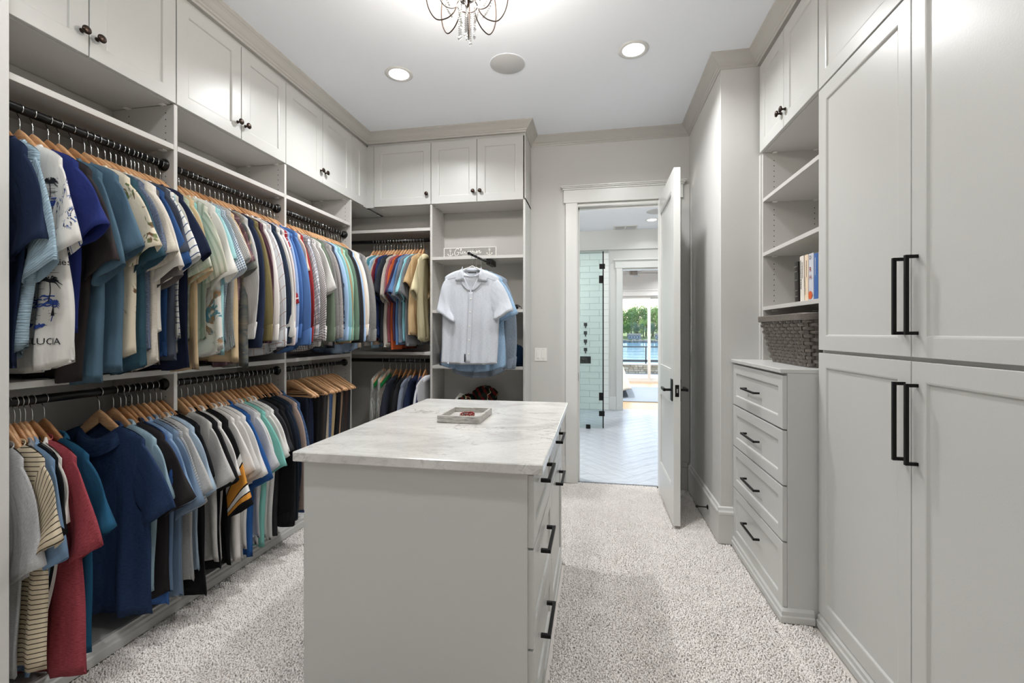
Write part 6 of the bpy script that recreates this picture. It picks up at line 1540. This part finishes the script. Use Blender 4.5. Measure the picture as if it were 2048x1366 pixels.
# ------------------------------------------------------------------ woven basket on the chest
t = thing('woven_basket', 'grey woven splint basket on top of the drawer chest', 'basket', (1.14, 2.62, 1.154))
bx_, by_ = 1.145, 2.615; ZB0, ZB1 = 1.156, 1.412
def rr_path(hx_, hy_, r, n=120):
    """rounded rectangle, n points by arc length, with outward normals"""
    P = []; segs = [((hx_, -hy_+r), (hx_, hy_-r)), ('c', hx_-r, hy_-r, 0), ((hx_-r, hy_), (-hx_+r, hy_)), ('c', -hx_+r, hy_-r, 1), ((-hx_, hy_-r), (-hx_, -hy_+r)), ('c', -hx_+r, -hy_+r, 2), ((-hx_+r, -hy_), (hx_-r, -hy_)), ('c', hx_-r, -hy_+r, 3)]
    for s in segs:
        if s[0] == 'c':
            for a in np.linspace(s[3]*PI/2, (s[3]+1)*PI/2, 9): P.append((s[1]+r*math.cos(a), s[2]+r*math.sin(a)))
        else:
            for w in np.linspace(0, 1, 24): P.append((s[0][0]+(s[1][0]-s[0][0])*w, s[0][1]+(s[1][1]-s[0][1])*w))
    P = np.array(P); d = np.r_[0, np.cumsum(np.linalg.norm(np.diff(P, axis=0), axis=1))]; u = np.linspace(0, d[-1], n, endpoint=False)
    Q = np.stack([np.interp(u, d, P[:, 0]), np.interp(u, d, P[:, 1])], 1); T = np.roll(Q, -1, 0)-np.roll(Q, 1, 0); T /= np.linalg.norm(T, axis=1)[:, None]
    return Q, np.stack([T[:, 1], -T[:, 0]], 1)
NS, NP = 44, 44*6
def level(z):
    f = (z-ZB0)/(ZB1-ZB0); return 0.150+0.052*f, 0.255+0.062*f, 0.05
nrow = 13; hrow = (ZB1-0.030-ZB0)/nrow
for k in range(nrow):
    zc = ZB0+hrow*(k+0.5); Q, N = rr_path(*level(zc), NP); ph = PI*(k % 2); amp = 0.0085
    off = amp*np.sin(2*PI*np.arange(NP)*NS/2/NP+ph); R = []
    hh = hrow*0.43
    for (o, dz) in ((0.0013, -hh), (0.0016, 0), (0.0013, hh), (-0.0013, hh), (-0.0016, 0), (-0.0013, -hh)):
        sl = 0.052/(ZB1-ZB0)*dz
        R.append(np.stack([bx_+Q[:, 0]+N[:, 0]*(off+o+sl), by_+Q[:, 1]+N[:, 1]*(off+o+sl), np.full(NP, zc+dz)], 1))
    R = np.array(R); R = np.concatenate([R, R[:1]], 0)
    obj('weaver', MB().grid(R, True), M['basket'], t)
zs_ = np.linspace(ZB0+0.002, ZB1-0.012, 9)
for j in range(NS):
    R = []
    for z in zs_:
        Q, N = rr_path(*level(z), NP); i = int((j+0.5)*NP/NS) % NP; k = (z-ZB0)/hrow-0.5; tv = np.array((-N[i][1], N[i][0]))
        o = 0.0; c = np.array((bx_, by_))+Q[i]+N[i]*o; w = 0.0085
        R.append([(*(c+tv*w+N[i]*0.0012), z), (*(c-tv*w+N[i]*0.0012), z), (*(c-tv*w-N[i]*0.0012), z), (*(c+tv*w-N[i]*0.0012), z)])
    obj('stake', MB().grid(np.array(R), True, True, True), M['basket'], t)
Q, N = rr_path(*level(ZB1-0.014), NP); R = []
for (o, z) in ((0.0065, ZB1-0.034), (0.0105, ZB1-0.031), (0.0115, ZB1-0.004), (0.009, ZB1), (-0.006, ZB1), (-0.008, ZB1-0.004), (-0.008, ZB1-0.032), (0.0065, ZB1-0.034)):
    R.append(np.stack([bx_+Q[:, 0]+N[:, 0]*o, by_+Q[:, 1]+N[:, 1]*o, np.full(NP, z)], 1))
obj('rim', MB().grid(np.array(R), True), M['basket'], t)
Q, N = rr_path(*level(ZB0), 80); obj('bottom', MB().add(np.concatenate([np.stack([bx_+Q[:, 0], by_+Q[:, 1], np.full(80, z)], 1) for z in (ZB0-0.002, ZB0+0.002)]), [list(range(80))[::-1], list(range(80, 160))]+[[i, (i+1) % 80, 80+(i+1) % 80, 80+i] for i in range(80)]), M['basket'], t)

# ------------------------------------------------------------------ chandelier
cx_, cy_ = -0.548, 1.90; ZC = 2.745
t = thing('chandelier', 'bronze wire chandelier with crystal strands and warm bulbs', 'chandelier', (cx_, cy_, H))
obj('ceiling_plate', MB().lathe([(0.062, 0), (0.062, 0.006), (0.045, 0.022), (0.012, 0.028)], (cx_, cy_, H), (0, 0, -1), 28), M['bronze'], t, True)
obj('stem', MB().tube([(cx_, cy_, H-0.02), (cx_, cy_, ZC)], 0.006, 12), M['bronze'], t, True)
obj('hub', MB().lathe([(0.012, 0.055), (0.045, 0.045), (0.048, 0.035), (0.036, 0.022), (0.020, 0.012), (0.009, -0.002), (0.010, -0.012), (0.004, -0.020)], (cx_, cy_, ZC), (0, 0, 1), 28), M['bronze'], t, True)
obj('ring', MB().tube([(cx_+0.043*math.cos(a), cy_+0.043*math.sin(a), ZC-0.012) for a in np.linspace(0, 2*PI, 33)], 0.0028, 8), M['bronze'], t, True)
xtal = None
def crystalmat():
    t_ = NT('crystal'); g = t_.n('ShaderNodeBsdfGlossy'); g.inputs['Roughness'].default_value = 0.06; tr = t_.n('ShaderNodeBsdfTransparent'); tr.inputs[0].default_value = (0.97, 0.97, 0.97, 1)
    mx = t_.n('ShaderNodeMixShader'); mx.inputs[0].default_value = 0.6; t_.t.links.new(tr.outputs[0], mx.inputs[1]); t_.t.links.new(g.outputs[0], mx.inputs[2]); t_.t.links.new(mx.outputs[0], t_.out.inputs[0]); return t_.m
M['crystal'] = crystalmat()
def octa(mb, c, r, k=1.0):
    n = 6; V = [(c[0], c[1], c[2]+r*1.15*k)]+[(c[0]+r*math.cos(2*PI*i/n), c[1]+r*math.sin(2*PI*i/n), c[2]) for i in range(n)]+[(c[0], c[1], c[2]-r*1.15*k)]
    mb.add(V, [[0, 1+i, 1+(i+1) % n] for i in range(n)]+[[n+1, 1+(i+1) % n, 1+i] for i in range(n)])
for k in range(8):
    a = 2*PI*k/8+0.22; u = np.array((math.cos(a), math.sin(a)))
    prof = [(0.03, ZC+0.235), (0.09, ZC+0.225), (0.150, ZC+0.16), (0.176, ZC+0.06), (0.168, ZC-0.02), (0.135, ZC-0.072), (0.092, ZC-0.070), (0.060, ZC-0.045), (0.043, ZC-0.012)]
    obj('arm', MB().tube(catmull([(cx_+u[0]*r, cy_+u[1]*r, z) for r, z in prof], 6), 0.0026, 8), M['bronze'], t, True)
    b = MB()
    for i in range(15):
        s = i/14; r = 0.150-0.075*s; z = ZC+0.165-0.205*s-0.03*math.sin(PI*s); octa(b, (cx_+math.cos(a+0.39)*r, cy_+math.sin(a+0.39)*r, z), 0.0052)
    obj('crystal_garland', b, M['crystal'], t)
for k in range(9):
    a = 2*PI*k/9; r = 0.034 if k < 8 else 0.0; n = 9+(k % 3)*2; b = MB()
    for i in range(n): octa(b, (cx_+r*math.cos(a), cy_+r*math.sin(a), ZC-0.026-i*0.0098), 0.0046)
    octa(b, (cx_+r*math.cos(a), cy_+r*math.sin(a), ZC-0.026-n*0.0098-0.004), 0.0072, 1.3)
    obj('crystal_strand', b, M['crystal'], t)
for k in range(4):
    a = 2*PI*k/4+0.5; x, y = cx_+0.06*math.cos(a), cy_+0.06*math.sin(a)
    c = obj('candle', MB().lathe([(0.016, 0), (0.018, 0.006), (0.0095, 0.008), (0.0095, 0.06), (0.001, 0.061)], (x, y, ZC+0.045), (0, 0, 1), 14), M['bronze'], t, True)
    obj('bulb', MB().lathe([(0.006, 0), (0.013, 0.018), (0.014, 0.03), (0.009, 0.052), (0.001, 0.068)], (x, y, ZC+0.106), (0, 0, 1), 14), M['bulb'], c, True)
ld = bpy.data.lights.new('chandelier_glow', 'POINT'); ld.energy = BULB_W*4; ld.color = (1.0, 0.93, 0.84); ld.shadow_soft_size = 0.09
lo = bpy.data.objects.new('chandelier_glow', ld); COL.objects.link(lo); lo.parent = t; lo.location = (0, 0, ZC+0.05-H)

# ------------------------------------------------------------------ carpet pile
def pile():
    rg = np.random.default_rng(4)
    regs = [(-1.952, -1.0, 1.0, 3.69), (-0.17, 0.82, 1.0, 4.05), (-1.0, -0.17, 2.62, 3.69), (0.80, 0.97, 1.0, 2.27), (-0.56, -0.17, 3.69, 4.01), (-1.0, -0.17, 0.9, 1.41), (-1.95, 0.97, 0.5, 1.0)]
    pts = []
    for x0, x1, y0, y1 in regs:
        far = 0.0068 if y0 >= 1.0 else 0.0085
        nx, ny = int((x1-x0)/far), int((y1-y0)/far); gx, gy = np.meshgrid(np.linspace(x0, x1, nx), np.linspace(y0, y1, ny)); p = np.stack([gx.ravel(), gy.ravel()], 1); pts.append(p+rg.uniform(-0.0032, 0.0032, p.shape))
    P = np.concatenate(pts)
    keep = ~((P[:, 0] > 0.822) & (P[:, 1] > 2.27)) & ~((P[:, 0] > XW-0.018) & (P[:, 1] > YR-0.02)) & ~((P[:, 0] > 0.51) & (P[:, 0] < 0.565) & (P[:, 1] > 3.21)) & ~((P[:, 0] > 0.955) & (P[:, 1] < 2.28))
    P = P[keep]; n = len(P)
    nz = (np.sin(P[:, 0]*23+1.3*np.sin(P[:, 1]*17))+np.sin(P[:, 1]*29+1.7*np.sin(P[:, 0]*13)))*0.25
    h = 0.0115+rg.uniform(-0.0018, 0.002, n)+0.0012*nz; w = rg.uniform(0.0036, 0.0050, n); ln = rg.normal(0, 0.0035, (n, 2))+np.stack([0.002*nz, 0.003*nz], 1); a0 = rg.uniform(0, 2*PI, n)
    V = np.zeros((n, 7, 3), np.float32)
    for k in range(3):
        a = a0+k*2*PI/3
        V[:, k, 0] = P[:, 0]+w*0.8*np.cos(a); V[:, k, 1] = P[:, 1]+w*0.8*np.sin(a); V[:, k, 2] = -0.012
        V[:, 3+k, 0] = P[:, 0]+ln[:, 0]*0.7+w*1.15*np.cos(a+0.5); V[:, 3+k, 1] = P[:, 1]+ln[:, 1]*0.7+w*1.15*np.sin(a+0.5); V[:, 3+k, 2] = -0.012+h*0.72
    V[:, 6, 0] = P[:, 0]+ln[:, 0]; V[:, 6, 1] = P[:, 1]+ln[:, 1]; V[:, 6, 2] = -0.012+h
    T = np.array([[0, 1, 4], [0, 4, 3], [1, 2, 5], [1, 5, 4], [2, 0, 3], [2, 3, 5], [3, 4, 6], [4, 5, 6], [5, 3, 6]])
    F = (T[None]+(np.arange(n)*7)[:, None, None]).reshape(-1, 3)
    me = bpy.data.meshes.new('carpet_pile'); me.vertices.add(n*7); me.vertices.foreach_set('co', V.ravel()); me.loops.add(F.size); me.loops.foreach_set('vertex_index', F.ravel().astype(np.int32))
    me.polygons.add(len(F)); me.polygons.foreach_set('loop_start', np.arange(0, F.size, 3, dtype=np.int32)); me.polygons.foreach_set('use_smooth', np.ones(len(F), bool))
    me.update(calc_edges=True); me.materials.append(M['carpet']); return me
o = bpy.data.objects.new('carpet', pile()); COL.objects.link(o); tag(o, 'thick cream tufted carpet covering the closet floor', 'carpet', None, 'stuff')
